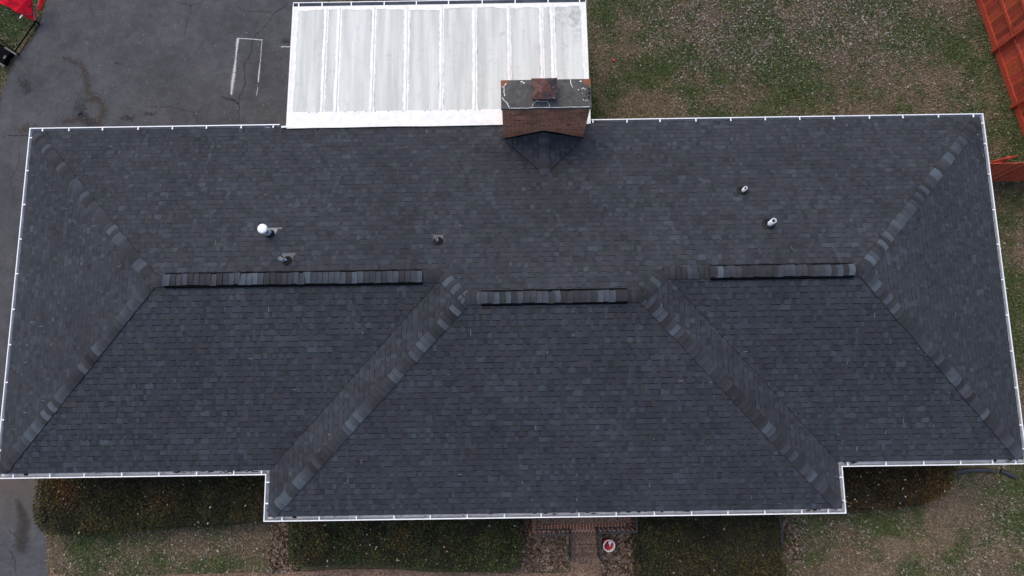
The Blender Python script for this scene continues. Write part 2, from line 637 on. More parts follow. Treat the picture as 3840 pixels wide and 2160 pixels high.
for a, b in ((ML, (4.82, ML[1], ML[2])), ((10.64, ML[1], ML[2]), JL), (CL, (12.05, CL[1], CL[2])), ((15.25, CL[1], CL[2]), CR),
             (JR, (17.24, MR[1], MR[2])), ((20.45, MR[1], MR[2]), MR)):
    m = MB(); caps(a, b, PT, PT, .28, .014, .14, m); m.build('ridge_cap', M['shingle'], house, True)
for (a, b, zr), joint in zip(VENTS, (None, 12.95, None)):
    m = MB()
    hw = .164
    segs = [(a[0], b[0])] if joint is None else [(a[0], joint - .012), (joint + .012, b[0])]
    for k, (xa, xb) in enumerate(segs):
        dy = .006 if k else 0
        rows = []
        for x in (xa, xb):
            rows.append([(x, a[1] + t * hw + dy, zr + .068 - PT * max(0, abs(t * hw) - .03) - (.0 if abs(t) < .95 else .0)) for t in (-1, -.6, -.2, .2, .6, 1)])
        m.grid(rows)
        for s in (-1, 1):
            y = a[1] + s * hw + dy; zt = zr + .068 - PT * (hw - .03); y2 = y + s * .016
            m.face([(xa, y, zt), (xb, y, zt), (xb, y2, zt - .05), (xa, y2, zt - .05)])
        for x in (xa, xb):
            m.face([(x, a[1] - hw + dy, zr - .09), (x, a[1] + dy, zr + .055), (x, a[1] + hw + dy, zr - .09), (x, a[1] + dy, zr - .06)])
    v = m.build('ridge_vent', M['black_plastic'], house)
    m = MB()
    for xa, xb in segs:
        caps((xb, a[1], zr + .066), (xa, a[1], zr + .066), PT * .85, PT * .85, .262, .012, .133, m)
    m.build('cap_shingles', M['shingle'], v, True)

# ------------------------------------------------------------------ gutters
PROF = [(0, -.012), (0, 0), (.017, .0), (.020, -.012), (.030, -.03), (.030, -.06), (.046, -.075), (.046, -.118), (.122, -.118), (.126, -.004)]
NX = {'rear': (0, -1), 'left': (1, 0), 'front': (0, 1), 'right': (-1, 0)}


def gutter(A, B, side, pn, nn, hang, debris=(), holes=(), name='gutter'):
    """A to B along the lip; pn / nn: inward normal of the neighbouring run at A / B (None = free end)"""
    n = NX[side]
    rows = []
    out = []
    for (P, other) in ((A, pn), (B, nn)):
        o = NX[other] if other else (0, 0)
        rows.append([(P[0] + d * (n[0] + o[0]), P[1] + d * (n[1] + o[1]), zz + h) for d, h in PROF])
    m = MB()
    m.grid([q_[:8] for q_ in rows])
    if not pn: m.face(rows[0])
    if not nn: m.face(rows[1])
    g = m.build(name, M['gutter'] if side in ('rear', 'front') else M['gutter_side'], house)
    m = MB()
    m.grid([q_[7:] for q_ in rows])
    m.build('trough_floor', M['gutter_pale'] if side == 'front' else (M['gutter'] if side == 'rear' else M['gutter_side']), g)
    L = Vector((B[0] - A[0], B[1] - A[1], 0)); ln = L.length; t = L / ln
    m = MB()                               # bright rolled lip
    la = [(rows[0][k], rows[1][k]) for k in (0, 1, 2)]
    fr = []
    for P, other in ((A, pn), (B, nn)):
        o = NX[other] if other else (0, 0)
        fr.append([(P[0] + d * (n[0] + o[0]), P[1] + d * (n[1] + o[1]), zz + h) for d, h in ((-.004, -.02), (-.004, .003), (.019, .003), (.021, -.012))])
    m.grid(fr)
    m.build('lip', M['white_metal'], g)
    for s in hang:
        P = Vector((A[0], A[1], 0)) + t * s
        w = .017
        a = P - t * w * .8; b = P + t * w
        m = MB()
        q0, q1 = .015, .135
        hz = zz - .004
        m.face([(a.x + n[0] * q0, a.y + n[1] * q0, hz), (b.x + n[0] * q0, b.y + n[1] * q0, hz), (b.x + n[0] * q1, b.y + n[1] * q1, hz + .012), (a.x + n[0] * q1, a.y + n[1] * q1, hz + .012)])
        m.face([(a.x + n[0] * q0, a.y + n[1] * q0, hz), (a.x + n[0] * q1, a.y + n[1] * q1, hz + .012), (a.x + n[0] * q1, a.y + n[1] * q1, hz - .02), (a.x + n[0] * q0, a.y + n[1] * q0, hz - .02)])
        m.face([(b.x + n[0] * q0, b.y + n[1] * q0, hz), (b.x + n[0] * q1, b.y + n[1] * q1, hz + .012), (b.x + n[0] * q1, b.y + n[1] * q1, hz - .02), (b.x + n[0] * q0, b.y + n[1] * q0, hz - .02)])
        m.build('gutter_hanger', M['white_metal'], g)
    for s0, s1, dens in debris:
        m = MB()
        for k in range(int((s1 - s0) * dens)):
            s = CP.uniform(s0, s1); q = CP.uniform(.055, .118); l_ = CP.uniform(.02, .16); w = CP.uniform(.006, .02)
            P = Vector((A[0], A[1], 0)) + t * s
            pts = []
            for aa, bb in ((0, 0), (l_ * .5, -w * .6), (l_, 0), (l_ * .6, w), (l_ * .2, w * .8)):
                pts.append((P.x + t.x * aa + n[0] * min(.122, q + bb), P.y + t.y * aa + n[1] * min(.122, q + bb), zz - .113 + CP.uniform(0, .012)))
            m.face(pts)
        tag(m.build('debris', M['debris'], g), kind='stuff')
    for s in holes:
        P = Vector((A[0], A[1], 0)) + t * s
        m = MB()
        pts = []
        for aa, bb in ((-.05, .065), (-.042, .055), (.042, .055), (.05, .065), (.05, .112), (-.05, .112)):
            pts.append((P.x + t.x * aa + n[0] * bb, P.y + t.y * aa + n[1] * bb, zz - .108))
        m.face(pts)
        m.build('outlet', M['dark_hole'], g)
    return g


CGL, CGR = 6.62, 14.86
gutter((0, 0), (CGL, 0), 'rear', 'left', None, (.34, 1.04, 1.93, 2.87, 3.78, 4.68, 5.6, 6.45), debris=((.8, 1.4, 14), (2.2, 6.4, 9)))
gutter((CGR, 0), (W, 0), 'rear', None, 'right', [x - CGR for x in (14.9, 15.8, 16.67, 17.62, 18.54, 19.45, 20.36, 21.26, 22.2, 23.08, 24.02, 24.94)], debris=((.1, 1.5, 12), (1.5, 9.6, 10)))
gutter((W, 0), (W, -D), 'right', 'rear', 'front', (.27, .83, 1.66, 2.62, 3.53, 4.45, 5.36, 6.26, 7.17, 8.08, 8.65))
gutter((W, -D), (X2, -D), 'front', 'right', 'right', [W - x for x in (20.83, 21.76, 22.68, 23.58, 24.36, 24.92)], debris=((4.0, 4.45, 22), (.1, .35, 30)), holes=(W - 24.47,))
gutter((X2, -D), (X2, -D - BP), 'right', 'front', 'front', (.25, .8))
gutter((X2, -D - BP), (X1, -D - BP), 'front', 'right', 'left', [X2 - x for x in (20.26, 19.62, 18.73, 17.84, 16.96, 16.06, 15.14, 14.24, 13.33, 12.44, 11.54, 10.65, 9.77, 8.86, 7.96, 7.06)], debris=((.35, .8, 22), (3.7, 7.6, 9), (8, 13, 2)), holes=(X2 - 19.98, X2 - 7.33))
gutter((X1, -D - BP), (X1, -D), 'left', 'front', 'front', (.42, .92))
gutter((X1, -D), (0, -D), 'front', 'left', 'left', [X1 - x for x in (6.52, 5.84, 4.93, 4.01, 3.1, 2.18, 1.34, .44)], debris=((.12, 2.2, 24), (2.2, 4.5, 3)), holes=(X1 - .68,))
gutter((0, -D), (0, 0), 'left', 'front', 'rear', [D - s for s in (.27, 1.17, 2.09, 3.01, 3.92, 4.84, 5.74, 6.68, 7.6, 8.34)], )

# fascia, soffit and walls
m = MB()
OUT = [(0, 0), (W, 0), (W, -D), (X2, -D), (X2, -D - BP), (X1, -D - BP), (X1, -D), (0, -D)]


def inset(poly, q):
    r = []
    n = len(poly)
    for k in range(n):
        p, c, x = poly[k - 1], poly[k], poly[(k + 1) % n]
        a = Vector((c[0] - p[0], c[1] - p[1])).normalized(); b = Vector((x[0] - c[0], x[1] - c[1])).normalized()
        na = Vector((a.y, -a.x)); nb = Vector((b.y, -b.x))
        r.append((c[0] + q * (na.x + nb.x), c[1] + q * (na.y + nb.y)))
    return r


fo = inset(OUT, .132)
m.grid([[(x, y, zz - .17) for x, y in fo + fo[:1]], [(x, y, zz + .02) for x, y in fo + fo[:1]]])
m.build('fascia', M['white_metal'], house)
m = MB(); m.face([(x, y, zz - .165) for x, y in inset(OUT, .135)]); m.build('soffit', M['soffit'], house)
wi = inset(OUT, .55)
m = MB(); m.grid([[(x, y, -.1) for x, y in wi + wi[:1]], [(x, y, zz - .166) for x, y in wi + wi[:1]]]); m.build('wall', M['housebrick'], house)

# ------------------------------------------------------------------ chimney
CX0, CX1, CY0, CY1 = 12.535, 14.595, -.60, .07
ctop = zz + 2.13
m = MB(); m.box(CX0, CX1, CY0, CY1, -.1, ctop)
ch = m.build('chimney', M['brick'], house)


def mat_crown():
    m, n, l, b = new_mat('mortar_crown')
    f = noise(n, l, 9, 6, .7)
    c = ramp(n, l, f, .3, .72, (.045, .044, .044), (.105, .1, .096))
    f2 = noise(n, l, 2.3, 4)
    c = mixc(n, l, ramp(n, l, f2, .58, .7), c, (.13, .12, .11))
    # bare orange brick at the two rear corners
    g = nd(n, "ShaderNodeNewGeometry"); s = nd(n, "ShaderNodeSeparateXYZ"); l.new(g.outputs['Position'], s.inputs[0])
    for cx, cy in ((CX0, CY1), (CX1, CY1)):
        cmb = nd(n, "ShaderNodeVectorMath", operation='DISTANCE'); l.new(g.outputs['Position'], cmb.inputs[0]); cmb.inputs[1].default_value = (cx, cy, ctop + .08)
        ad = nd(n, "ShaderNodeMath", operation='ADD'); l.new(cmb.outputs['Value'], ad.inputs[0]); 
        mu = nd(n, "ShaderNodeMath", operation='MULTIPLY'); l.new(f, mu.inputs[0]); mu.inputs[1].default_value = .16; l.new(mu.outputs[0], ad.inputs[1])
        c = mixc(n, l, ramp(n, l, ad.outputs[0], .2, .27, (1, 1, 1), (0, 0, 0)), c, (.20, .075, .035))
    l.new(c, b.inputs['Base Color']); b.inputs['Roughness'].default_value = .95
    bump(n, l, f, b, .4, .02)
    return m


m = MB()
nx, ny = 14, 6
e = .022
xs = np.linspace(CX0 - e, CX1 + e, nx); ys = np.linspace(CY0 - e, CY1 + e, ny)
rows = []
for y in ys:
    rows.append([(x, y, ctop + .075 + (.03 if (0 < list(xs).index(x) < nx - 1 and CY0 < y < CY1) else 0) + R_.uniform(-.004, .004)) for x in xs])
m.grid(rows)
bd = [(xs[k], ys[0]) for k in range(nx)] + [(xs[-1], y) for y in ys[1:]] + [(x, ys[-1]) for x in xs[::-1][1:]] + [(xs[0], y) for y in ys[::-1][1:]]
bd = [(CX0 - e, CY0 - e), (CX1 + e, CY0 - e), (CX1 + e, CY1 + e), (CX0 - e, CY1 + e), (CX0 - e, CY0 - e)]
m.grid([[(x, y, ctop + .001) for x, y in bd], [(x, y, ctop + .072) for x, y in bd]])
m.face([(x, y, ctop + .0015) for x, y in bd[:4]])
crown = m.build('crown', mat_crown(), ch)
M['caulk'] = mat_plain('white_sealant', (.60, .60, .60), .6, .2, 30)
lines = [[(12.64, .0), (12.59, -.07), (12.585, -.2), (12.60, -.32)], [(12.54, -.09), (12.60, -.085)],
         [(12.535, -.36), (12.6, -.44), (12.66, -.5), (12.70, -.60)], [(12.70, -.615), (13.1, -.617), (13.5, -.612), (14.0, -.617), (14.57, -.61)],
         [(14.15, .07), (14.145, -.02), (14.19, -.13)], [(13.22, -.6), (13.26, -.52), (13.33, -.46), (13.6, -.46), (13.64, -.6)]]
for ln in lines:
    m = MB()
    thin = .010 if ln[0][0] in (13.22, 12.70) else .017
    P = []
    for k in range(len(ln) - 1):
        for s in range(4):
            f = s / 4; P.append((ln[k][0] * (1 - f) + ln[k + 1][0] * f + R_.gauss(0, .004), ln[k][1] * (1 - f) + ln[k + 1][1] * f + R_.gauss(0, .004)))
    P.append(ln[-1])
    for k in range(len(P) - 1):
        a, b = Vector(P[k]), Vector(P[k + 1]); t = (b - a).normalized(); nn_ = Vector((-t.y, t.x)) * thin * R_.uniform(.35, .75)
        z0 = ctop + .111
        m.face([(a.x - nn_.x, a.y - nn_.y, z0), (b.x - nn_.x, b.y - nn_.y, z0), (b.x + nn_.x, b.y + nn_.y, z0), (a.x + nn_.x, a.y + nn_.y, z0)])
    m.build('sealant_line', M['caulk'], ch)
m = MB()
for k in range(9):
    x = R_.uniform(14.3, 14.56); y = R_.uniform(-.52, -.05); r = R_.uniform(.008, .02)
    m.face([(x + r * math.cos(a), y + r * math.sin(a), ctop + .111) for a in (0, 1.2, 2.3, 3.5, 4.9)])
for x, y in ((13.35, .03), (13.0, .03), (13.05, -.0), (14.38, .02)):
    m.face([(x + .03 * math.cos(a), y + .018 * math.sin(a), ctop + .111) for a in (0, 1.2, 2.3, 3.5, 4.9)])
tag(m.build('sealant_spots', M['caulk'], ch), kind='stuff')
for x, y, r in ((14.57, -.17, .03), (14.575, -.27, .035), (14.56, -.38, .035), (14.46, -.4, .025), (14.5, -.3, .016), (14.0, .04, .014), (14.05, .03, .012), (14.53, -.1, .016)):
    m = MB(); m.face([(x + r * math.cos(a) * .8, y + r * math.sin(a), ctop + .1125) for a in np.linspace(0, 6.28, 9)[:-1]])
    m.build('brick_core_hole', M['dark_hole'], ch)


def mat_rust():
    m, n, l, b = new_mat('rusty_peeling_hood')
    f = noise(n, l, 4.2, 6, .75, dist=1.0)
    c = ramp(n, l, f, .46, .54, (.150, .052, .036), (.020, .023, .034))
    f2 = noise(n, l, 13, 5, .7)
    c = mixc(n, l, ramp(n, l, f2, .62, .67), c, (.36, .38, .42))
    f3 = noise(n, l, 30, 4, .7)
    c = mixc(n, l, ramp(n, l, f3, .3, .75, (0, 0, 0), (.5, .5, .5)), c, (.06, .035, .03))
    l.new(c, b.inputs['Base Color']); b.inputs['Roughness'].default_value = .62; b.inputs['Metallic'].default_value = .25
    bump(n, l, f2, b, .3, .01)
    return m


m = MB()
hx0, hx1, hy0, hy1, hz = 13.225, 13.815, -.50, .005, ctop + .33
ap = (13.53, -.22, hz + .17)
base = [(hx0, hy0, hz), (hx1, hy0, hz), (hx1, hy1, hz), (hx0, hy1, hz)]
for k in range(4):
    a, b = base[k], base[(k + 1) % 4]
    m.face([a, b, ap])
    m.face([a, b, (b[0], b[1], b[2] - .035), (a[0], a[1], a[2] - .035)])
for k in range(4):                                   # folded seams on the hood
    m.bar(base[k], ap, .014, .012)
hood = m.build('chimney_hood', mat_rust(), ch)
m = MB()
m.lathe((13.52, -.25, ctop + .05), [(.16, 0), (.16, .17), (.135, .17), (.135, .02)], 20)
for x, y in ((hx0 + .06, hy0 + .06), (hx1 - .06, hy0 + .06), (hx1 - .06, hy1 - .06), (hx0 + .06, hy1 - .06)):
    m.bar((x, y, ctop + .07), (x, y, hz - .01), .03, .006)
m.build('flue', mat_plain('sooty_flue', (.05, .045, .045), .8, .3, 20), ch)

# cricket: little saddle roof between chimney and slope
crz = .755
rx = 13.567; ye = -crz / PT
sl = (crz - .257) / (rx - CX0)
for s, x0 in ((1, CX0 - .02), (-1, CX1 + .02)):
    tri = [(.0, 0), (.0, abs(rx - x0)), (-CY0 * 0 + (-ye + CY0) + .0, abs(rx - x0))]
    sl_ = (crz - .26) / abs(rx - x0)
    shingles('cricket_slope', (x0, CY0 - .002, zz + .262), (0, -1, 0), (s, 0, sl_), [tri], ch)
m = MB()
caps((rx, CY0 - .06, zz + crz + .0), (rx, ye + .02, zz + crz + .0), sl, sl, .27, .014, .14, m)
keep = m
for k in range(len(m.c)):
    q_ = sum(m.c[k]) / 3; m.c[k] = tuple(.4 * b_ + .6 * v for v, b_ in zip(m.c[k], (.033, .036, .044)))
m.build('cricket_ridge_cap', M['shingle'], ch, True)
m = MB()
fp = [(CX0 - .04, .24), (CX0 + .3, .405), (rx - .45, .555), (rx - .10, .72), (rx, .755), (rx + .10, .72), (rx + .45, .555), (CX1 - .3, .405), (CX1 + .04, .24)]
for sgn, xc in ((1, CX0), (-1, CX1)):
    mq = MB(); nq = 14
    for k in range(nq):
        ta, tb = k / nq, (k + 1) / nq
        def pq(t_, o):
            x = xc + (rx - xc) * t_; y = CY0 + (ye - CY0) * t_
            return (x - sgn * o, y - o * .5, zz + PT * -(y - o * .5) + .016)
        ja, jb = R_.uniform(-.004, .004), R_.uniform(-.004, .004)
        mq.face([pq(ta, ja), pq(tb, jb), pq(tb, jb + .018), pq(ta, ja + .018)], (.008, .008, .009))
    mq.build('valley_cut', M['shingle'], ch, True)
for k in range(len(fp) - 1):
    a, b = fp[k], fp[k + 1]
    m.face([(a[0], CY0 - .006, zz + a[1] + .035), (b[0], CY0 - .006, zz + b[1] + .035), (b[0], CY0 - .045, zz + b[1] - .02), (a[0], CY0 - .045, zz + a[1] - .02)])
m.build('flashing', M['black_plastic'], ch)

# ------------------------------------------------------------------ vents on the roof
NR = Vector((0, PT, 1)).normalized()


def boot(x, y, r0, h, parent_name, label, pr, ph, pipe_mat, flash=None, lean=(0, 0), double=False, boot_r=.115):
    z = zz - PT * y
    m = MB()
    q = Vector((0, 0, 1)).rotation_difference(NR)
    m.lathe((x, y, z + .004), [(pr * .8, ph), (pr, ph), (pr, -.05)], 16)
    m.lathe((x, y, z + .004), [(pr * .78, ph - .001), (pr * .78, ph - .12)], 16)
    v = m.build(parent_name, pipe_mat, house)
    v['label'] = label
    m = MB(); m.face([(x + pr * .78 * math.cos(a), y + pr * .78 * math.sin(a), z + ph - .10) for a in np.linspace(0, 6.2832, 17)[:-1]])
    m.build('bore', M['dark_hole'], v)
    m = MB()
    m.lathe((x, y, z), [(boot_r * 1.08, .0), (boot_r * 1.05, .018), (boot_r * .93, .028), (boot_r * .9, .03), (boot_r * .72, .04), (boot_r * .68, .045), (boot_r * .5, .07), (pr * 1.25, .095), (pr * 1.22, .11), (pr * .99, .113)], 28, axis=NR)
    m.build('rubber_boot', M['rubber'], v)
    if flash:
        m = MB()
        P = lambda a, b, hh=.017: Vector((x, y, z)) + Vector((1, 0, 0)) * a + Vector((0, -1, PT)).normalized() * b + NR * hh
        for poly in flash:
            m.face([P(*p) for p in poly])
        m.build('flashing', M['lead'], v)
    return v


# w axis of the flashing runs up the slope (towards the ridge), so the eave side is negative
boot(10.98, -3.60, 0, 0, 'vent_pipe', 'single pipe with grey flashing near the middle of the rear slope', .030, .26, M['galv'],
     [[(-.115, -.2), (.115, -.2), (.115, -.02), (-.115, -.02)], [(-.16, -.2), (.17, -.2), (.17, -.178), (-.16, -.178)]])
v = boot(7.51, -4.05, 0, 0, 'vent_pipe', 'low double pipe with grey flashing just behind the long ridge vent', .028, .21, M['galv'],
         [[(-.14, -.21), (.17, -.21), (.16, -.13), (.13, -.13), (.13, .0), (-.14, -.12)]])
m = MB()
zb = zz + PT * 4.05
m.lathe((7.45, -4.06, zb + .004), [(.025, .32), (.033, .32), (.033, .0)], 14)
m.lathe((7.45, -4.06, zb), [(.024, .319), (.024, .24)], 14)
m.build('second_pipe', M['galv'], v)
boot(18.385, -2.325, 0, 0, 'vent_pipe', 'shorter white pipe in a black boot, nearer the rear gutter', .048, .26, M['pvc'], boot_r=.125)
boot(18.82, -3.275, 0, 0, 'vent_pipe', 'taller white pipe in a black boot', .062, .36, M['pvc'], boot_r=.150)
# flue with round white rain cap
fx, fy = 6.985, -3.335; fz = zz - PT * fy
m = MB()
m.lathe((fx, fy, fz), [(.06, -.05), (.06, .52)], 18)
m.lathe((fx, fy, fz + .06), [(.066, .1), (.085, .13), (.085, .15), (.06, .17)], 18)
fl = m.build('flue_pipe', M['galv'], house)
fl['label'] = 'tall galvanised flue with a round white rain cap'
m = MB()
m.lathe((fx, fy, fz + .52), [(.06, -.02), (.108, -.02), (.115, .0), (.113, .025), (.10, .045), (.06, .056), (.001, .06)], 32)
m.build('rain_cap', M['pvc'], fl)
m = MB()
for a in range(4):
    an = a * math.pi / 2 + .4
    m.bar((fx + .06 * math.cos(an), fy + .06 * math.sin(an), fz + .40), (fx + .11 * math.cos(an), fy + .11 * math.sin(an), fz + .52), .016, .004)
m.lathe((fx, fy, fz + .40), [(.060, -.015), (.064, -.015), (.064, .015), (.060, .015)], 18)
m.build('cap_bracket', M['galv'], fl)
m = MB()
m.lathe((fx, fy, fz), [(.115, 0), (.11, .03), (.085, .07), (.068, .10)], 22, axis=NR)
m.build('collar', M['rubber'], fl)
m = MB()
P = lambda a, b, hh=.018: Vector((fx, fy, fz)) + Vector((1, 0, 0)) * a + Vector((0, -1, PT)).normalized() * b + NR * hh
m.face([P(-.13, -.17), P(.16, -.17), P(.15, -.05), (P(.12, .02)), P(-.05, .02)]); m.face([P(-.13, -.175), P(.26, -.175), P(.26, -.15), P(-.13, -.15)])
m.build('flashing', mat_plain('dull_flashing', (.22, .23, .24), .7, .2, 20), fl)


# ------------------------------------------------------------------ patio cover behind the house
def mat_coat():
    m, n, l, b = new_mat('weathered_white_roof_coating')
    g = nd(n, "ShaderNodeNewGeometry")
    mp = nd(n, "ShaderNodeMapping"); mp.inputs['Scale'].default_value = (5.0, .28, 1); l.new(g.outputs['Position'], mp.inputs['Vector'])
    f = noise(n, l, 1.0, 5, .65, mp.outputs[0])
    c = ramp(n, l, f, .36, .66, (.43, .455, .440), (.60, .622, .600))
    f2 = noise(n, l, 3.5, 6, .7)
    c = mixc(n, l, ramp(n, l, f2, .56, .80, (0, 0, 0), (.7, .7, .7)), c, (.32, .345, .335))
    f4 = noise(n, l, 120, 2, .6)
    c = mixc(n, l, 1.0, c, ramp(n, l, f4, .3, .7, (.93,) * 3, (1.05,) * 3), 'MULTIPLY')
    # dark mildew in the rear right corner
    ds = nd(n, "ShaderNodeVectorMath", operation='DISTANCE'); l.new(g.outputs['Position'], ds.inputs[0]); ds.inputs[1].default_value = (14.85, 3.2, ZE)
    dd = nd(n, "ShaderNodeMapRange"); l.new(ds.outputs['Value'], dd.inputs['Value']); dd.inputs['From Min'].default_value = 1.3; dd.inputs['From Max'].default_value = .1
    mm = nd(n, "ShaderNodeMath", operation='MULTIPLY'); l.new(dd.outputs[0], mm.inputs[0]); l.new(ramp(n, l, noise(n, l, 7, 6, .75), .4, .65), mm.inputs[1])
    c = mixc(n, l, mm.outputs[0], c, (.2, .22, .21))
    l.new(c, b.inputs['Base Color']); b.inputs['Roughness'].default_value = .55
    return m


M['coat'] = mat_coat()
M['bright_coat'] = mat_plain('brushed_white_coating', (.71, .715, .70), .5, .06, 6, 0, .3, 40)
PX0, PX1, PY0, PY1 = 6.86, 14.80, -.155, 3.40
pzh, pzr = zz + .11, zz - .06
patio = empty('patio_cover', (10.8, 1.7, 0), 'flat white coated metal patio roof joined to the rear of the house beside the driveway', 'patio roof')
pz = lambda y: pzh + (pzr - pzh) * (y - PY0) / (PY1 - PY0)
m = MB()
m.face([(PX0, PY0, pz(PY0)), (PX1, PY0, pz(PY0)), (PX1, PY1, pz(PY1)), (PX0, PY1, pz(PY1))])
m.face([(PX0, PY0, pz(PY0) - .08), (PX1, PY0, pz(PY0) - .08), (PX1, PY1, pz(PY1) - .08), (PX0, PY1, pz(PY1) - .08)])
m.build('roof_panel', M['coat'], patio)
FR = .29                                       # inner edge of the house side flashing
seams = [(7.76, .13), (8.12, .14), (9.06, .13), (9.96, .15), (10.90, .12), (11.79, .13), (12.72, .11), (13.60, .12), (13.905, .15)]


def ragged(pts_l, pts_r, z, mb):
    for k in range(len(pts_l) - 1):
        mb.face([pts_l[k] + (z(pts_l[k][1]),), pts_r[k] + (z(pts_r[k][1]),), pts_r[k + 1] + (z(pts_r[k + 1][1]),), pts_l[k + 1] + (z(pts_l[k + 1][1]),)])


for sx, sw in seams:
    m = MB()
    ysn = np.linspace(FR - .01, PY1 - .1, 60)
    wl_ = [sw * .5 * (1 + .30 * (float(vnoise(sx * 9, y, .35, 1)) - .5) + .5 * (float(vnoise(sx * 5, y, .07, 2)) - .5)) for y in ysn]
    wr_ = [sw * .5 * (1 + .30 * (float(vnoise(sx * 9 + 50, y, .35, 1)) - .5) + .5 * (float(vnoise(sx * 5 + 50, y, .07, 2)) - .5)) for y in ysn]
    ragged([(sx - w, y) for w, y in zip(wl_, ysn)], [(sx + w, y) for w, y in zip(wr_, ysn)], lambda y: pz(y) + .004, m)
    m.face([(sx - .022, FR, pz(FR) + .005), (sx + .022, FR, pz(FR) + .005), (sx + .022, PY1 - .08, pz(PY1) + .005), (sx - .022, PY1 - .08, pz(PY1) + .005)][::-1])
    for s in (-1, 1):
        m.face([(sx + s * .024, FR, pz(FR) + .003), (sx + s * .012, FR, pz(FR) + .028), (sx + s * .012, PY1 - .05, pz(PY1) + .028), (sx + s * .024, PY1 - .05, pz(PY1) + .003)])
    m.face([(sx - .012, FR, pz(FR) + .028), (sx + .012, FR, pz(FR) + .028), (sx + .012, PY1 - .05, pz(PY1) + .028), (sx - .012, PY1 - .05, pz(PY1) + .028)])
    m.build('seam', M['bright_coat'], patio)
m = MB()                                        # dirt that gathers along the seams
for sx, sw in seams:
    for s in (-1, 1):
        y = FR + .1
        while y < PY1 - .3:
            l_ = R_.uniform(.05, .5)
            if R_.random() < .35:
                x = sx + s * (sw * .5 + R_.uniform(-.006, .012)); w = R_.uniform(.004, .012)
                m.face([(x, y, pz(y) + .0025), (x + w, y + l_ * .3, pz(y) + .0025), (x + w * .5, y + l_, pz(y + l_) + .0025), (x - w * .4, y + l_ * .5, pz(y + l_ * .5) + .0025)])
            y += l_
tag(m.build('seam_dirt', mat_plain('grey_dirt', (.25, .26, .26), .9, .2, 20), patio), kind='stuff')
for x0, s in ((PX0, 1), (PX1, -1)):
    m = MB()
    ysn = np.linspace(PY0, PY1 - .02, 50)
    ww = [.09 + .07 * float(vnoise(x0, y, .3, 5)) + .06 * (float(vnoise(x0, y, .07, 6)) - .5) for y in ysn]
    ragged([(x0, y) for y in ysn], [(x0 + s * w, y) for w, y in zip(ww, ysn)], lambda y: pz(y) + .004, m)
    m.face([(x0 - s * .03, PY0, pz(PY0) + .012), (x0 + s * .03, PY0, pz(PY0) + .012), (x0 + s * .03, PY1, pz(PY1) + .012), (x0 - s * .03, PY1, pz(PY1) + .012)])
    m.face([(x0 - s * .03, PY0, pz(PY0) + .012), (x0 - s * .03, PY1, pz(PY1) + .012), (x0 - s * .03, PY1, pz(PY1) - .12), (x0 - s * .03, PY0, pz(PY0) - .12)])
    m.build('edge_trim', M['bright_coat'], patio)
m = MB()
xsn = np.linspace(PX0, PX1, 90)
ww = [.09 + .1 * float(vnoise(x, 3, .5, 8)) + .05 * (float(vnoise(x, 3, .08, 9)) - .5) for x in xsn]
ragged([(x, PY1 - w) for w, x in zip(ww, xsn)], [(x, PY1) for x in xsn], lambda y: pz(y) + .0055, m)
m.build('edge_coating', M['bright_coat'], patio)
m = MB()                                        # broad flashing lapped onto the shingles
fy0 = -.165
m.grid([[(x, FR, pz(FR) + .010) for x in np.linspace(PX0, PX1, 12)], [(x, .02, pz(0) + .016) for x in np.linspace(PX0, PX1, 12)],
        [(x, fy0 + R_.uniform(-.012, .008), pz(fy0) + .022) for x in np.linspace(PX0, PX1, 12)]])
m.face([(PX0, FR, pz(FR) + .010), (PX0, fy0, pz(fy0) + .022), (PX0, fy0, pz(fy0) - .06), (PX0, FR, pz(FR) - .06)])
m.box(PX0 - .15, PX0 + .20, -.15, -.10, zz + .12, zz + .135)
flsh = m.build('flashing', M['bright_coat'], patio)
for k in range(26):
    x = PX0 + .25 + k * .3 + R_.uniform(-.1, .1)
    if R_.random() < .75 and x < 12.5:
        m = MB(); m.lathe((x, FR - .015, pz(FR) + .010), [(.018, 0), (.016, .008), (.001, .01)], 8)
        m.build('screw', mat_plain('grey_screw', (.3, .3, .3), .6, .1) if 'screw' not in M else M['screw'], flsh)
# its gutter
m = MB()
gy = PY1 + .135
m.grid([[(x, gy - d_, pzr - .03 + h) for d_, h in PROF] for x in (PX0 - .03, PX1 + .03)])
for x in (PX0 - .03, PX1 + .03):
    m.face([(x, gy - d_, pzr - .03 + h) for d_, h in PROF])
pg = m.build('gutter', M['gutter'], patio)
m = MB(); m.box(PX0 - .035, PX1 + .035, gy - .012, gy + .006, pzr - .05, pzr - .025); m.box(PX0 - .036, PX0 - .02, gy - .126, gy + .005, pzr - .052, pzr - .026); m.box(PX1 + .02, PX1 + .036, gy - .126, gy + .005, pzr - .052, pzr - .026)
m.build('lip', M['white_metal'], pg)
for x in (6.98, 7.62, 8.42, 9.32, 10.2, 11.08, 12.0, 12.9, 13.8, 14.66):
    m = MB(); m.box(x - .015, x + .015, gy - .135, gy - .01, pzr - .034, pzr - .028); m.build('gutter_hanger', M['white_metal'], pg)
for x in (PX0 + .1, 9.5, 12.15, PX1 - .1):
    m = MB(); m.box(x - .05, x + .05, PY1 - .15, PY1 - .05, 0, pz(PY1) - .085); m.build('post', M['white_metal'], patio)

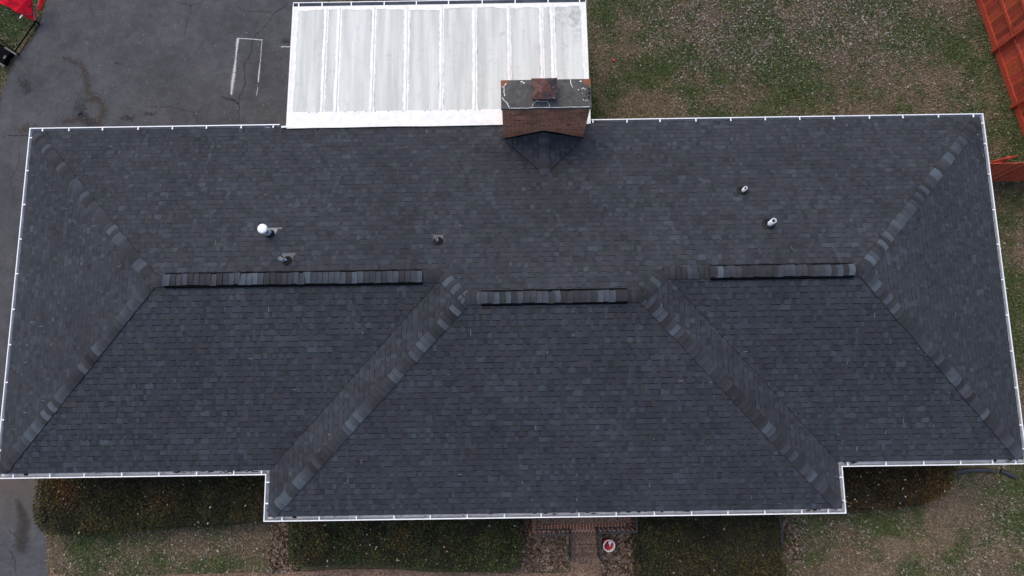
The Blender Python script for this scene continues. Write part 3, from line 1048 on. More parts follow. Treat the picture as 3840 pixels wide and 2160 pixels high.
# ------------------------------------------------------------------ ground
DRIVE = [(-1.62, 30), (-1.70, 6.2), (-1.816, 5.07), (-1.93, 4.62), (-2.02, 4.15), (-2.30, 3.75), (-2.56, 3.47), (-2.72, 3.0), (-2.82, 2.6), (-2.95, 1.8), (-3.3, 0), (-3.7, -3), (-4.2, -8), (-4.6, -14), (-4.9, -30),
         (0.55, -30), (0.05, -14), (-.06, -12.4), (-.16, -11.9), (-.22, -11.45), (-.26, -11.0), (-.30, -10.6), (.30, -10.55), (.45, -9.5), (.5, -8.6), (.5, -.5), (13.9, -.5), (13.9, 3.3), (7.3, 3.4), (6.9, 4.2), (6.95, 5.3), (7.4, 7), (8, 30)]
WALK = [(-.12, -11.60), (-.02, -11.74), (.14, -11.83), (.45, -11.89), (.9, -11.905), (4, -11.86), (6.6, -11.84), (8, -11.78), (9.2, -11.80), (10.5, -11.90), (12.9, -11.97), (14.19, -11.95), (14.17, -11.2), (15.02, -11.2), (15.03, -11.9), (15.04, -12.6), (15.04, -13.4), (6, -13.4), (-.05, -13.4), (-.14, -12.6)]


def axis(lo, hi, step, far):
    a = list(np.arange(lo, hi + 1e-6, step))
    k = step; x = lo; L = []
    while x > -far:
        k *= 1.5; x -= k; L.append(x)
    k = step; x = hi; Rr = []
    while x < far:
        k *= 1.5; x += k; Rr.append(x)
    return np.array(L[::-1] + a + Rr)


# patches of the lawn: (x, y, radius x, radius y, amount)
GREEN = [(16.9, 2.35, .6, .35, .9), (18.6, 1.9, .8, .5, .8), (19.0, 1.0, .9, .5, .9), (18.4, .55, .7, .35, 1), (17.9, 3.0, .5, .3, .6), (20.9, 2.6, 1.2, .7, .6), (22.2, 3.4, .9, .6, .5), (17.2, 3.0, .5, .4, .5),
         (15.1, 1.2, .25, 1.4, 1.0), (15.3, .45, .5, .25, 1), (22.5, 2.0, 1.2, .5, .35), (19.6, 4.9, .5, .3, .6), (26.6, -2.6, .5, 1.1, .9), (26.8, -4.6, .6, 1.4, 1.0), (26.3, -.3, .3, .3, .7), (26.4, .6, .4, .5, .7), (25.0, 1.8, .5, .4, .6), (24.2, .9, .6, .4, .5),
         (20.9, -11.6, .7, .35, .9), (22.2, -11.7, .5, .4, .9), (22.4, -10.7, .4, .3, .7), (25.7, -10.1, .6, .4, .8), (25.4, -11.2, .8, .5, .7), (23.7, -12.0, .6, .4, .9), (21.3, -10.9, .7, .4, .6), (24.7, -9.7, .35, .3, .6), (26.2, -9.9, .5, .5, .5),
         (2.9, -11.5, .45, .25, .9), (5.1, -11.5, .5, .25, .8), (1.0, -11.3, .5, .5, .35), (4.0, -10.9, .8, .25, .3), (14.0, -11.75, .25, .15, .8), (13.9, -10.95, .2, .12, .8), (15.5, -11.95, .4, .12, .6), (-2.9, 4.6, .6, .5, .9), (-2.8, 3.9, .4, .35, .4), (8.5, 4.4, 1.5, .6, .5), (12, 4.4, 1.5, .6, .5)]
BARE = [(24.9, -10.3, .35, .5, 1.2), (24.6, -10.7, .5, .36, 1.1), (23.4, -11.35, .95, .34, 1.3), (24.3, -11.0, .5, .5, 1.0), (21.9, -12.0, 1.0, .24, 1.0), (26.0, -11.7, .5, .3, .5), (15.9, 2.5, .8, 1.4, .5), (20.5, .7, .9, .4, .5), (23.0, 1.0, 1.0, .5, .6), (25.8, 2.5, .8, 1.0, .5), (16.9, 1.4, .9, .7, .5),
        (27.2, 2.0, .35, 1.6, .6), (26.7, -.3, .4, .2, .3), (-2.25, 3.6, .25, .5, .8), (-.2, -11.2, .12, .6, 1)]
LEAF = [(22.0, 4.6, 3.2, 1.5, 1.0), (19.6, 3.4, 1.6, 1.0, .9), (24.5, 3.8, 1.6, 1.4, .7), (26.7, 1.2, .6, 1.2, .6), (18, 4.2, 1.5, .8, .7), (18.2, 1.5, .8, .4, .5), (16.7, .5, .6, .3, .5), (21.5, 3.0, 1.8, .8, .5),
        (6.3, -11.1, .35, .8, 1.6), (13.4, -11.25, .7, .55, 3.2), (15.4, -11.5, .6, .8, 3.0), (15.6, -10.9, .5, .5, 2.5), (20.4, -11.3, .28, .9, 1.6), (21.0, -10.7, .6, .3, .5), (22.7, -11.7, 1.2, .6, .35), (26.0, -11.5, .8, .6, .4),
        (22.6, -11.1, 2.0, .8, .38), (26.0, -10.9, 1.0, 1.2, .45), (24.0, -12.1, 1.5, .4, .3), (2.8, -11.0, 1.8, .45, .45), (1.6, -11.6, 1.0, .25, .5), (4.6, -11.2, .5, .3, .7), (-2.3, 3.3, .3, .5, .6)]


def blobs(x, y, lst):
    t = np.zeros_like(x)
    for cx, cy, rx_, ry_, a in lst:
        t += a * np.exp(-(((x - cx) / rx_) ** 2 + ((y - cy) / ry_) ** 2))
    return t


def lawn_state(x, y):
    g = fbm(x, y, 1.6, 3, 5) - .5
    g2 = fbm(x, y, .35, 11, 3) - .5
    green = np.clip(.34 + 2.0 * g + 1.2 * g2 + .62 * blobs(x, y, GREEN) - .55 * blobs(x, y, BARE), 0, 1)
    bare = np.clip(.28 + 1.6 * (fbm(x, y, 1.1, 23, 4) - .5) + .55 * blobs(x, y, BARE), 0, 1)
    leaf = np.clip(.05 + .35 * (fbm(x, y, 1.2, 31, 4) - .35) + .75 * blobs(x, y, LEAF) * (.45 + 1.1 * fbm(x, y, .6, 41, 3)), 0, 3)
    return green, bare, leaf


c_green = np.array((.042, .062, .020)); c_tan = np.array((.150, .120, .082)); c_soil = np.array((.075, .058, .043))


def lawn_col(x, y):
    g, b, lf = lawn_state(x, y)
    c = c_soil[None] * .5 + .5 * c_tan[None]
    c = c * (1 - b[:, None] * .8) + (c_tan * (.85 + .35 * np.clip(blobs(x, y, BARE), 0, 1))[:, None]) * b[:, None] * .8
    c = c * (1 - g[:, None] * .85) + c_green[None] * g[:, None] * .85
    return c


gx = axis(-4.2, 30.2, .11, 400); gyv = axis(-13.2, 6.4, .11, 400)
XX, YY = np.meshgrid(gx, gyv)
xf, yf = XX.ravel(), YY.ravel()
cl = lawn_col(xf, yf)
me = bpy.data.meshes.new('lawn')
nx_, ny_ = len(gx), len(gyv)
idx = np.arange(nx_ * ny_).reshape(ny_, nx_)
fc = np.stack([idx[:-1, :-1], idx[:-1, 1:], idx[1:, 1:], idx[1:, :-1]], -1).reshape(-1, 4)
me.vertices.add(nx_ * ny_); me.vertices.foreach_set('co', np.stack([xf, yf, np.zeros_like(xf)], -1).ravel())
me.loops.add(fc.size); me.loops.foreach_set('vertex_index', fc.astype(np.int32).ravel())
me.polygons.add(len(fc)); me.polygons.foreach_set('loop_start', np.arange(0, fc.size, 4, dtype=np.int32)); me.polygons.foreach_set('loop_total', np.full(len(fc), 4, dtype=np.int32))
me.update(calc_edges=True)
ca = me.color_attributes.new('col', 'FLOAT_COLOR', 'POINT')
cc = np.ones((len(xf), 4)); cc[:, :3] = cl
ca.data.foreach_set('color', cc.ravel())


def mat_lawn():
    m, n, l, b = new_mat('lawn_turf')
    a = nd(n, "ShaderNodeAttribute", attribute_name='col')
    f = noise(n, l, 30, 5, .75)
    c = mixc(n, l, 1.0, a.outputs['Color'], ramp(n, l, f, .32, .68, (.35,) * 3, (1.55,) * 3), 'MULTIPLY')
    l.new(c, b.inputs['Base Color']); b.inputs['Roughness'].default_value = 1
    b.inputs['Specular IOR Level'].default_value = .1
    bump(n, l, f, b, .8, .03)
    return m


me.materials.append(mat_lawn())
lawn = bpy.data.objects.new('lawn', me); C.objects.link(lawn)
tag(lawn, 'patchy brown and green winter lawn', 'lawn', kind='structure')


def mat_asphalt():
    m, n, l, b = new_mat('asphalt')
    f = noise(n, l, .55, 6, .62)
    c = ramp(n, l, f, .3, .72, (.034, .0355, .040), (.070, .072, .079))
    f2 = noise(n, l, 3.2, 6, .7)
    c = mixc(n, l, 1.0, c, ramp(n, l, f2, .3, .72, (.74,) * 3, (1.28,) * 3), 'MULTIPLY')
    f3 = noise(n, l, 110, 3, .75)
    c = mixc(n, l, 1.0, c, ramp(n, l, f3, .3, .7, (.5,) * 3, (1.6,) * 3), 'MULTIPLY')
    f6 = noise(n, l, 26, 4, .7)
    c = mixc(n, l, 1.0, c, ramp(n, l, f6, .3, .7, (.72,) * 3, (1.28,) * 3), 'MULTIPLY')
    f5 = noise(n, l, 1.1, 5, .7)
    c = mixc(n, l, ramp(n, l, f5, .60, .74, (0, 0, 0), (.45, .45, .45)), c, (.085, .072, .062))
    v = nd(n, "ShaderNodeTexVoronoi", feature='DISTANCE_TO_EDGE'); v.inputs['Scale'].default_value = 5
    g = nd(n, "ShaderNodeNewGeometry"); l.new(g.outputs['Position'], v.inputs['Vector'])
    # brown silt on the front apron
    s = nd(n, "ShaderNodeSeparateXYZ"); l.new(g.outputs['Position'], s.inputs[0])
    r = nd(n, "ShaderNodeMapRange"); l.new(s.outputs[1], r.inputs['Value']); r.inputs['From Min'].default_value = -10.9; r.inputs['From Max'].default_value = -9.3
    r2 = nd(n, "ShaderNodeMapRange"); l.new(s.outputs[1], r2.inputs['Value']); r2.inputs['From Min'].default_value = -6; r2.inputs['From Max'].default_value = -8.5
    mu = nd(n, "ShaderNodeMath", operation='MULTIPLY'); l.new(r.outputs[0], mu.inputs[0]); l.new(r2.outputs[0], mu.inputs[1])
    mu2 = nd(n, "ShaderNodeMath", operation='MULTIPLY'); l.new(mu.outputs[0], mu2.inputs[0]); l.new(ramp(n, l, f2, .25, .6), mu2.inputs[1])
    c = mixc(n, l, mu2.outputs[0], c, mixc(n, l, ramp(n, l, f3, .3, .7), (.060, .047, .037), (.115, .090, .072)))
    l.new(c, b.inputs['Base Color']); b.inputs['Roughness'].default_value = .9
    bump(n, l, f3, b, .4, .006)
    return m


def rough_poly(poly, amp, step=.12):
    out = []
    for k in range(len(poly)):
        a, b = poly[k], poly[(k + 1) % len(poly)]
        L = math.dist(a, b); n = max(1, int(L / step)) if L < 8 else 1
        for s in range(n):
            t = s / n
            x = a[0] + (b[0] - a[0]) * t; y = a[1] + (b[1] - a[1]) * t
            out.append((x + amp * (float(fbm(x, y, .4, 51, 3)) - .5) * 2, y + amp * (float(fbm(x, y, .4, 61, 3)) - .5) * 2))
    return out


DRIVE_R = rough_poly(DRIVE, .09)
m = MB(); m.face([(x, y, .004) for x, y in DRIVE_R])
drive = m.build('driveway', mat_asphalt(), None)
tag(drive, 'dark weathered asphalt driveway along the left of the house', 'driveway', kind='structure')


def mat_aggregate():
    m, n, l, b = new_mat('exposed_aggregate')
    v = nd(n, "ShaderNodeTexVoronoi"); v.inputs['Scale'].default_value = 42
    g = nd(n, "ShaderNodeNewGeometry"); l.new(g.outputs['Position'], v.inputs['Vector'])
    s = nd(n, "ShaderNodeSeparateColor"); l.new(v.outputs['Color'], s.inputs[0])
    c = ramp(n, l, s.outputs[0], .15, .95, (.060, .040, .029), (.25, .165, .115))
    f = noise(n, l, 1.6, 5, .65)
    c = mixc(n, l, 1.0, c, ramp(n, l, f, .3, .7, (.65, .65, .68), (1.25, 1.2, 1.15)), 'MULTIPLY')
    l.new(c, b.inputs['Base Color']); b.inputs['Roughness'].default_value = .9
    bump(n, l, v.outputs['Distance'], b, .4, -.01)
    return m


M['agg'] = mat_aggregate()
m = MB()
wk = rough_poly(WALK, .02)
m.face([(x, y, .03) for x, y in wk]); m.grid([[(x, y, .0) for x, y in wk + wk[:1]], [(x, y, .03) for x, y in wk + wk[:1]]])
walk = m.build('walkway', M['agg'], None)
tag(walk, 'brown exposed aggregate walkway in front of the steps', 'walkway', kind='structure')


# marks on the driveway
def decal(name, lines, mat, z, parent=drive, seg=.06):
    for q_, ln in enumerate(lines):
        mb = MB()
        z = z + .0004
        pts, wd, jit = ln
        P = []
        for k in range(len(pts) - 1):
            a, b = pts[k], pts[k + 1]; sg = .16 if (callable(wd) and jit > .01) or (not callable(wd) and wd > .12) else seg; n = max(1, int(math.dist(a, b) / sg))
            for s in range(n):
                t = s / n
                P.append((a[0] + (b[0] - a[0]) * t + R_.gauss(0, jit), a[1] + (b[1] - a[1]) * t + R_.gauss(0, jit)))
        P.append(pts[-1])
        rows = []
        for k, p in enumerate(P):
            q0, q1 = P[max(0, k - 1)], P[min(len(P) - 1, k + 1)]
            t = Vector((q1[0] - q0[0], q1[1] - q0[1])); t = t.normalized() if t.length else Vector((1, 0))
            nn_ = Vector((-t.y, t.x))
            u = k / (len(P) - 1)
            w = (wd(u) if callable(wd) else wd) * .5
            rows.append(([(p[0] - nn_.x * w, p[1] - nn_.y * w, z), (p[0], p[1], z), (p[0] + nn_.x * w, p[1] + nn_.y * w, z)]))
        i0 = len(mb.v)
        mb.grid(rows)
        for k in range(len(P)):
            e = 0 if k in (0, len(P) - 1) else 1
            mb.c[i0 + 3 * k + 1] = (e, e, e)
        mb.build(name, mat, parent, True)


crack_m = mat_decal('dark_crack', (.010, .010, .011), 24, .3, 1.1, kn=1.8, amax=.85)  # near-black narrow strips for the asphalt cracks
MAINCR = [[5.83, 5.08], [5.64, 4.91], [5.4, 4.8], [5.21, 4.42], [4.94, 4.14], [4.77, 3.93], [4.72, 3.42], [4.55, 3.12], [4.55, 2.65], [4.6, 2.4], [4.45, 1.98], [4.43, 1.15]]
decal('crack', [(MAINCR, .05, .016), ([[4.11, 5.24], [4.18, 5.02], [4.39, 4.89], [4.71, 4.83], [5.2, 4.82], [5.4, 4.83]], .04, .016),
                ([[2.75, 5.26], [2.79, 4.87], [2.68, 4.44], [2.61, 4.01]], .032, .014), ([[1.5, 1.74], [2.25, 1.73], [2.73, 1.64], [3.05, 1.55], [3.3, 1.1]], .032, .014),
                ([[2.38, 5.18], [2.76, 5.1], [3.08, 5.15], [3.2, 5.26]], .032, .014), ([[-2.6, .9], [-1.9, .85], [-1.5, .8], [-1.0, .82]], .05, .016),
                ([[-2.2, .6], [-2.1, .1], [-2.3, -.5], [-2.15, -1.2]], .03, .016), ([[-.62, 1.3], [-.6, 1.7], [-.5, 2.1]], .03, .014), ([[-1.4, -10.6], [-1.0, -10.95], [-.8, -11.0]], .04, .014), ([[-1.3, -11.1], [-1.1, -11.5], [-1.0, -12.2]], .035, .014)], crack_m, .0085)
stain_m = mat_decal('brown_silt_stain', (.070, .047, .030), 11, .15, 1.25, (.036, .026, .020), kn=3.5, amax=.65)
decal('stain', [([[-1.17, 3.47], [-.92, 3.32], [-.54, 3.12], [-.34, 2.86], [-.26, 2.57], [-.2, 2.27], [.1, 2.01], [.26, 1.76], [.26, 1.47], [.16, 1.22], [.05, .9]], lambda u: .22 + .28 * u, .03),
                ([[-.98, 1.34], [-.63, 1.32], [-.32, 1.40], [-.08, 1.29], [.2, 1.2]], .30, .03), ([[.1, 2.05], [-.3, 1.95], [-.5, 1.98]], .2, .03),
                ([[-2.2, 1.2], [-1.7, 1.0], [-1.2, .9]], .6, .06)], stain_m, .0125)
wet_m = mat_decal('dark_oil_stain', (.024, .024, .027), 9, .2, 1.2, kn=3.2, amax=.7)
decal('stain', [([[.72, 1.38], [1.0, 1.37], [1.35, 1.36]], .30, .03), ([[3.81, 2.06], [4.09, 1.95], [4.37, 1.86], [4.5, 1.61]], .14, .03), ([[.5, 3.22], [.85, 3.1]], .12, .02), ([[1.5, 1.55], [2.0, 1.5]], .25, .05), ([[5.6, 3.9], [6.1, 3.7], [6.6, 3.75]], .3, .05),
                ([[-.5, 2.0], [-.2, 1.2], [.1, .3]], .5, .06), ([[-2.3, 2.8], [-2.0, 2.2]], .5, .06)], wet_m, .0165)
fwet_m = mat_decal('dark_damp_patch', (.036, .029, .026), 9, .0, 1.1, kn=1.6, amax=.75)
decal('stain', [([[-1.14, -9.75], [-1.11, -10.05], [-1.05, -10.25], [-.98, -10.5], [-.97, -10.8], [-1.0, -11.1], [-1.02, -11.3]], lambda u: .32 + .22 * math.sin(3.1 * max(0, u - .25)), .012)], fwet_m, .0165)
pale_m = mat_decal('pale_scuff', (.13, .13, .135), 14, .1, 1.6, kn=2.6, amax=.6)
decal('scuff', [([[1.71, 2.22], [1.84, 2.03], [2.01, 1.82], [1.99, 1.57]], .14, .01), ([[-2.4, 3.1], [-2.2, 2.95], [-2.0, 2.75]], .08, .008), ([[-2.7, 2.3], [-2.3, 2.2], [-2.0, 2.05]], .05, .006),
               ([[-2.6, 1.9], [-2.0, 1.3], [-1.5, .9]], .05, .006), ([[-2.8, 1.6], [-2.2, 1.1], [-1.7, .7]], .05, .006)], pale_m, .0205)
paint_m = mat_decal('white_spray_paint', (.72, .73, .74), 30, .0, 1.1, kn=2.6, amax=.75)
decal('paint_outline', [([[4.31, 3.97], [4.26, 3.0], [4.19, 2.05]], lambda u: .075 + .08 * math.exp(-((u - .7) / .22) ** 2) + .05 * math.exp(-((u - .1) / .1) ** 2), .003), ([[4.27, 3.93], [4.7, 3.905], [5.10, 3.86]], .045, .003), ([[5.06, 3.9], [5.04, 3.2], [5.0, 2.45]], lambda u: .032 + .045 * math.exp(-((u - .8) / .2) ** 2), .003), ([[5.0, 2.35], [4.97, 2.0]], .03, .003),
                        ([[5.62, 3.63], [5.85, 3.625], [6.15, 3.62]], .055, .002)], paint_m, .0245)
m = MB()
for k in range(170):
    x = R_.uniform(-2.2, 6.5); y = R_.uniform(.3, 5.3); r = R_.uniform(.004, .014)
    m.face([(x + r * math.cos(a), y + r * math.sin(a) * .8, .028) for a in (0, 1.2, 2.4, 3.6, 4.9)])
tag(m.build('grit', mat_plain('pale_grit', (.35, .34, .32), .9, .3), drive), kind='stuff')

# ------------------------------------------------------------------ grass and fallen leaves
M['blade'] = mat_attr('grass_blades', 20, .15, .9, 0, 0, .2)
M['leaf'] = mat_attr('dry_leaves', 60, .25, .9, 0, 0, .2)
HOUSE_P = inset(OUT, .55)
PORCH = [(13.1, -8), (15.95, -8), (15.95, -10.85), (15.05, -10.85), (15.05, -11.5), (14.07, -11.5), (14.07, -10.85), (13.1, -10.85)]


def free(x, y):
    return ~(inpoly(x, y, DRIVE_R) | inpoly(x, y, WALK) | inpoly(x, y, HOUSE_P) | inpoly(x, y, PORCH))


REG = [(14.7, 29.2, -.4, 6.2), (25.0, 28.6, -12.8, 0), (19.5, 25.2, -12.8, -9.0), (-.4, 6.9, -12.2, -9.8), (12.7, 16.2, -12.6, -10.2), (-4.2, -1.6, 1.0, 6.2), (6.7, 15, 3.3, 6.2)]


def scatter(dens):
    X = []; Y = []
    for x0, x1, y0, y1 in REG:
        n = int((x1 - x0) * (y1 - y0) * dens)
        X.append(rng.uniform(x0, x1, n)); Y.append(rng.uniform(y0, y1, n))
    X = np.concatenate(X); Y = np.concatenate(Y)
    k = free(X, Y)
    return X[k], Y[k]


x, y = scatter(1500)
g, b, lf = lawn_state(x, y)
isg = rng.random(len(x)) < np.clip(g * 1.25 - .1, 0.04, .96)
keep = rng.random(len(x)) < np.where(isg, .45 + .55 * g, .45 + .35 * b)
keep &= rng.random(len(x)) < np.clip(1.3 - .35 * lf, .05, 1)
x, y, isg, g = x[keep], y[keep], isg[keep], g[keep]
N = len(x)
an = rng.uniform(0, 6.283, N); ln = rng.uniform(.035, .11, N) * np.where(isg, 1.1, .95); wd = rng.uniform(.007, .018, N)
tilt = rng.uniform(.25, 1.2, N)
dx, dy = np.cos(an), np.sin(an)
V = np.zeros((N, 3, 3))
V[:, 0, 0] = x - dy * wd; V[:, 0, 1] = y + dx * wd; V[:, 0, 2] = .0
V[:, 1, 0] = x + dy * wd; V[:, 1, 1] = y - dx * wd; V[:, 1, 2] = .0
V[:, 2, 0] = x + dx * ln * np.sin(tilt); V[:, 2, 1] = y + dy * ln * np.sin(tilt); V[:, 2, 2] = ln * np.cos(tilt) + .006
cg = np.array((.060, .104, .032)); cg2 = np.array((.120, .146, .070)); ct = np.array((.30, .240, .168)); ct2 = np.array((.15, .116, .078))
r = rng.random((N, 1))
col = np.where(isg[:, None], cg * r + cg2 * (1 - r), ct * r + ct2 * (1 - r)) * rng.normal(1, .22, (N, 1)).clip(.4, 1.7)
o = quads_mesh('grass', V, col, M['blade'])
tag(o, 'short winter grass, green tufts among dead tan blades', 'grass', kind='stuff')


def leaves(name, x, y, z, s0, s1, label, cat, bright=1.0, zj=.03, par=None, pal=None, tl=.5):
    N = len(x)
    an = rng.uniform(0, 6.283, N); s = rng.uniform(s0, s1, N); as_ = rng.uniform(.45, .95, N)
    out = np.array([(-1, 0), (-.55, -.6), (.2, -.75), (.7, -.4), (1, 0), (.6, .5), (.0, .8), (-.65, .5)])
    rx_, ry_ = rng.normal(0, tl, N), rng.normal(0, tl, N)
    cup = rng.uniform(-.5, .9, N)
    V = np.zeros((N, 8, 3))
    jit = rng.uniform(.75, 1.2, (N, 8))
    for k in range(8):
        a, b = out[k, 0] * jit[:, k], out[k, 1] * as_ * jit[:, k]
        px, py = a * s * .5, b * s * .5
        V[:, k, 0] = x + px * np.cos(an) - py * np.sin(an)
        V[:, k, 1] = y + px * np.sin(an) + py * np.cos(an)
        V[:, k, 2] = z + zj * rng.random(N) + (px * rx_ + py * ry_) + cup * (b * b) * s * .35
    V[:, :, 2] = np.maximum(V[:, :, 2], np.asarray(z).reshape(-1, 1) + .006 if np.ndim(z) else z + .006)
    if pal is None:
        pal = np.array([(.26, .21, .17), (.20, .155, .12), (.33, .285, .25), (.14, .095, .065), (.24, .20, .18), (.10, .07, .05), (.22, .12, .06)])
    p = pal[rng.integers(0, len(pal), N)] * rng.normal(1, .15, (N, 1)).clip(.5, 1.5) * bright
    o = quads_mesh(name, V, p, M['leaf'], par)
    if label: tag(o, label, cat, kind='stuff')
    return o


x, y = scatter(520)
_, _, lf = lawn_state(x, y)
k = rng.random(len(x)) < np.clip(lf * .62 - .35 * np.clip(blobs(x, y, BARE), 0, 1), .012, 1)
pal_y = np.array([(.29, .25, .22), (.21, .17, .14), (.37, .34, .32), (.30, .275, .265), (.24, .21, .19), (.11, .083, .062), (.075, .056, .043), (.17, .14, .12)])
leaves('fallen_leaves', x[k], y[k], .012, .030, .078, 'dry grey brown leaves scattered over the lawn', 'fallen leaves', .88, .03, pal=pal_y)
# dense beds of leaves on both sides of the steps
bx = np.concatenate([rng.uniform(12.75, 14.1, 2600), rng.uniform(15.02, 16.05, 2300), rng.uniform(5.9, 6.75, 800), rng.uniform(20.05, 20.5, 350)])
by = np.concatenate([rng.uniform(-11.9, -10.2, 2600), rng.uniform(-12.5, -10.2, 2300), rng.uniform(-11.85, -10.3, 800), rng.uniform(-11.8, -10.2, 350)])
k = free(bx, by)
bx, by = bx[k], by[k]
k = rng.random(len(bx)) < np.clip(.25 + 1.5 * fbm(bx, by, .5, 71, 3) - .25, .1, 1)
pal_b = np.array([(.27, .205, .175), (.20, .145, .12), (.34, .28, .25), (.085, .058, .045), (.23, .185, .165), (.045, .030, .024), (.17, .11, .07)])
leaves('leaf_bed', bx[k], by[k], .015, .055, .115, 'deep drift of brown leaves beside the front steps', 'leaf bed', .82, .10, pal=pal_b)


# ------------------------------------------------------------------ hedges
def hedge(label, poly, top, n_top, pal, blot, seed, group='clipped hedges along the front of the house', sides=()):
    cx = sum(p[0] for p in poly) / len(poly); cy = sum(p[1] for p in poly) / len(poly)
    h = empty('hedge', (cx, cy, 0), label, 'hedge', group)
    # smooth the outline
    P = []
    for k in range(len(poly)):
        a, b = poly[k], poly[(k + 1) % len(poly)]
        n = max(2, int(math.dist(a, b) / .1))
        for s in range(n):
            P.append((a[0] + (b[0] - a[0]) * s / n, a[1] + (b[1] - a[1]) * s / n))
    for it in range(3):
        P = [((P[k - 1][0] + 2 * P[k][0] + P[(k + 1) % len(P)][0]) / 4, (P[k - 1][1] + 2 * P[k][1] + P[(k + 1) % len(P)][1]) / 4) for k in range(len(P))]
    m = MB()
    rows = []
    for z, q in ((0, .16), (.25, .10), (top * .7, .09), (top - .14, .11), (top - .09, .22)):
        rows.append([(x + (cx - x) * min(.5, q / max(.2, math.dist((x, y), (cx, cy)))), y + (cy - y) * min(.5, q / max(.2, math.dist((x, y), (cx, cy)))), z) for x, y in P])
    m.grid(rows, closed=True); m.face(rows[-1])
    m.build('branches', mat_plain('hedge_core_%d' % seed, (.012, .011, .007), 1, .2), h)
    xs_ = [p[0] for p in P]; ys_ = [p[1] for p in P]
    A = (max(xs_) - min(xs_)) * (max(ys_) - min(ys_))
    x = rng.uniform(min(xs_), max(xs_), n_top); y = rng.uniform(min(ys_), max(ys_), n_top)
    k = inpoly(x, y, P); x, y = x[k], y[k]
    # distance to the outline lowers the shoulder
    PA = np.array(P)
    dm = np.full(len(x), 9.)
    for px, py in P:
        dm = np.minimum(dm, np.hypot(x - px, y - py))
    lum = fbm(x, y, .45, seed, 4)
    z = top - .16 * np.clip(1 - dm / .16, 0, 1) ** 2 + .20 * (lum - .5) + .16 * (fbm(x, y, .16, seed + 9, 2) - .5) - .10 * rng.random(len(x)) ** 2
    # side leaves
    ns = int(len(P) * 55)
    kk = rng.integers(0, len(P), ns); t = rng.random(ns)[:, None]
    S = PA[kk] * (1 - t) + PA[(kk + 1) % len(P)] * t
    S = S + rng.normal(0, .03, S.shape)
    x = np.concatenate([x, S[:, 0]]); y = np.concatenate([y, S[:, 1]]); z = np.concatenate([z, rng.uniform(.02, top - .06, ns)])
    N = len(x)
    an = rng.uniform(0, 6.283, N); s = rng.uniform(.030, .080, N); w = s * rng.uniform(.3, .55, N)
    el = rng.normal(.15, .75, N); ro = rng.normal(0, .8, N)
    ax = np.stack([np.cos(an) * np.cos(el), np.sin(an) * np.cos(el), np.sin(el)], -1)
    bx_ = np.stack([-np.sin(an), np.cos(an), np.zeros(N)], -1)
    nx3 = np.cross(ax, bx_)
    bx_ = bx_ * np.cos(ro)[:, None] + nx3 * np.sin(ro)[:, None]
    c = np.stack([x, y, z], -1)
    V = np.stack([c - ax * s[:, None] * .5, c + bx_ * w[:, None] * .5 - ax * s[:, None] * .05, c + ax * s[:, None] * .5, c - bx_ * w[:, None] * .5 - ax * s[:, None] * .05], 1)
    pal = np.array(pal)
    f = np.clip((fbm(x, y, .5, seed + 5, 4) - .5) * 3.2 + .5 + rng.normal(0, .25, N), 0, .999)
    pi = (f * len(pal)).astype(int)
    col = pal[pi]
    for bx0, by0, rr, bc, amt in blot:
        wgt = (amt * np.exp(-((x - bx0) ** 2 + (y - by0) ** 2) / rr ** 2))[:, None].clip(0, 1) * (rng.random((N, 1)) < .8)
        col = col * (1 - wgt) + np.array(bc) * wgt
    col = col * rng.normal(1, .40, (N, 1)).clip(.25, 2.6)
    quads_mesh('foliage', V, col, M['blade'], h)
    return h, P


H1, P1 = hedge('wide olive brown hedge with an orange patch at its left end beside the driveway', [(-.17, -8.75), (-.20, -9.3), (-.22, -10.0), (-.12, -10.45), (.15, -10.66), (.6, -10.68), (3, -10.56), (6.0, -10.40), (6.3, -10.1), (6.35, -8.75)], .9, 26000,
               [(0.022, 0.026, 0.009), (0.038, 0.043, 0.0155), (0.054, 0.056, 0.020), (0.062, 0.057, 0.021), (0.052, 0.042, 0.017)], [(.55, -9.30, .38, (0.185, 0.090, 0.0175), .85), (.72, -9.55, .2, (0.20, 0.068, 0.034), .8), (.1, -9.6, .35, (0.07, 0.052, 0.0175), .6), (3.3, -9.6, .5, (0.0963, 0.0525, 0.0280), .5), (2.4, -10.5, .8, (0.0700, 0.0613, 0.0210), .5)], 101)
H2, P2 = hedge('longest dark green hedge, left of the front steps', [(6.60, -9.72), (6.63, -10.6), (6.66, -11.45), (6.9, -11.56), (8.3, -11.52), (9.4, -11.55), (10.6, -11.67), (12.4, -11.74), (12.75, -11.6), (12.84, -11.2), (12.83, -9.72)], .9, 30000,
               [(0.0175, 0.0227, 0.0095), (0.0292, 0.0425, 0.0158), (0.0425, 0.0585, 0.0227), (0.0505, 0.0630, 0.0245), (0.0585, 0.0533, 0.0210)], [(7.3, -10.5, .3, (0.0963, 0.0438, 0.0245), .6), (7.25, -11.2, .3, (0.0875, 0.0438, 0.0210), .6), (9.6, -10.9, .35, (0.0875, 0.0525, 0.0210), .6), (12.1, -11.5, .6, (0.0525, 0.0788, 0.0245), .7), (8.2, -11.4, .5, (0.0525, 0.0735, 0.0245), .6)], 131)
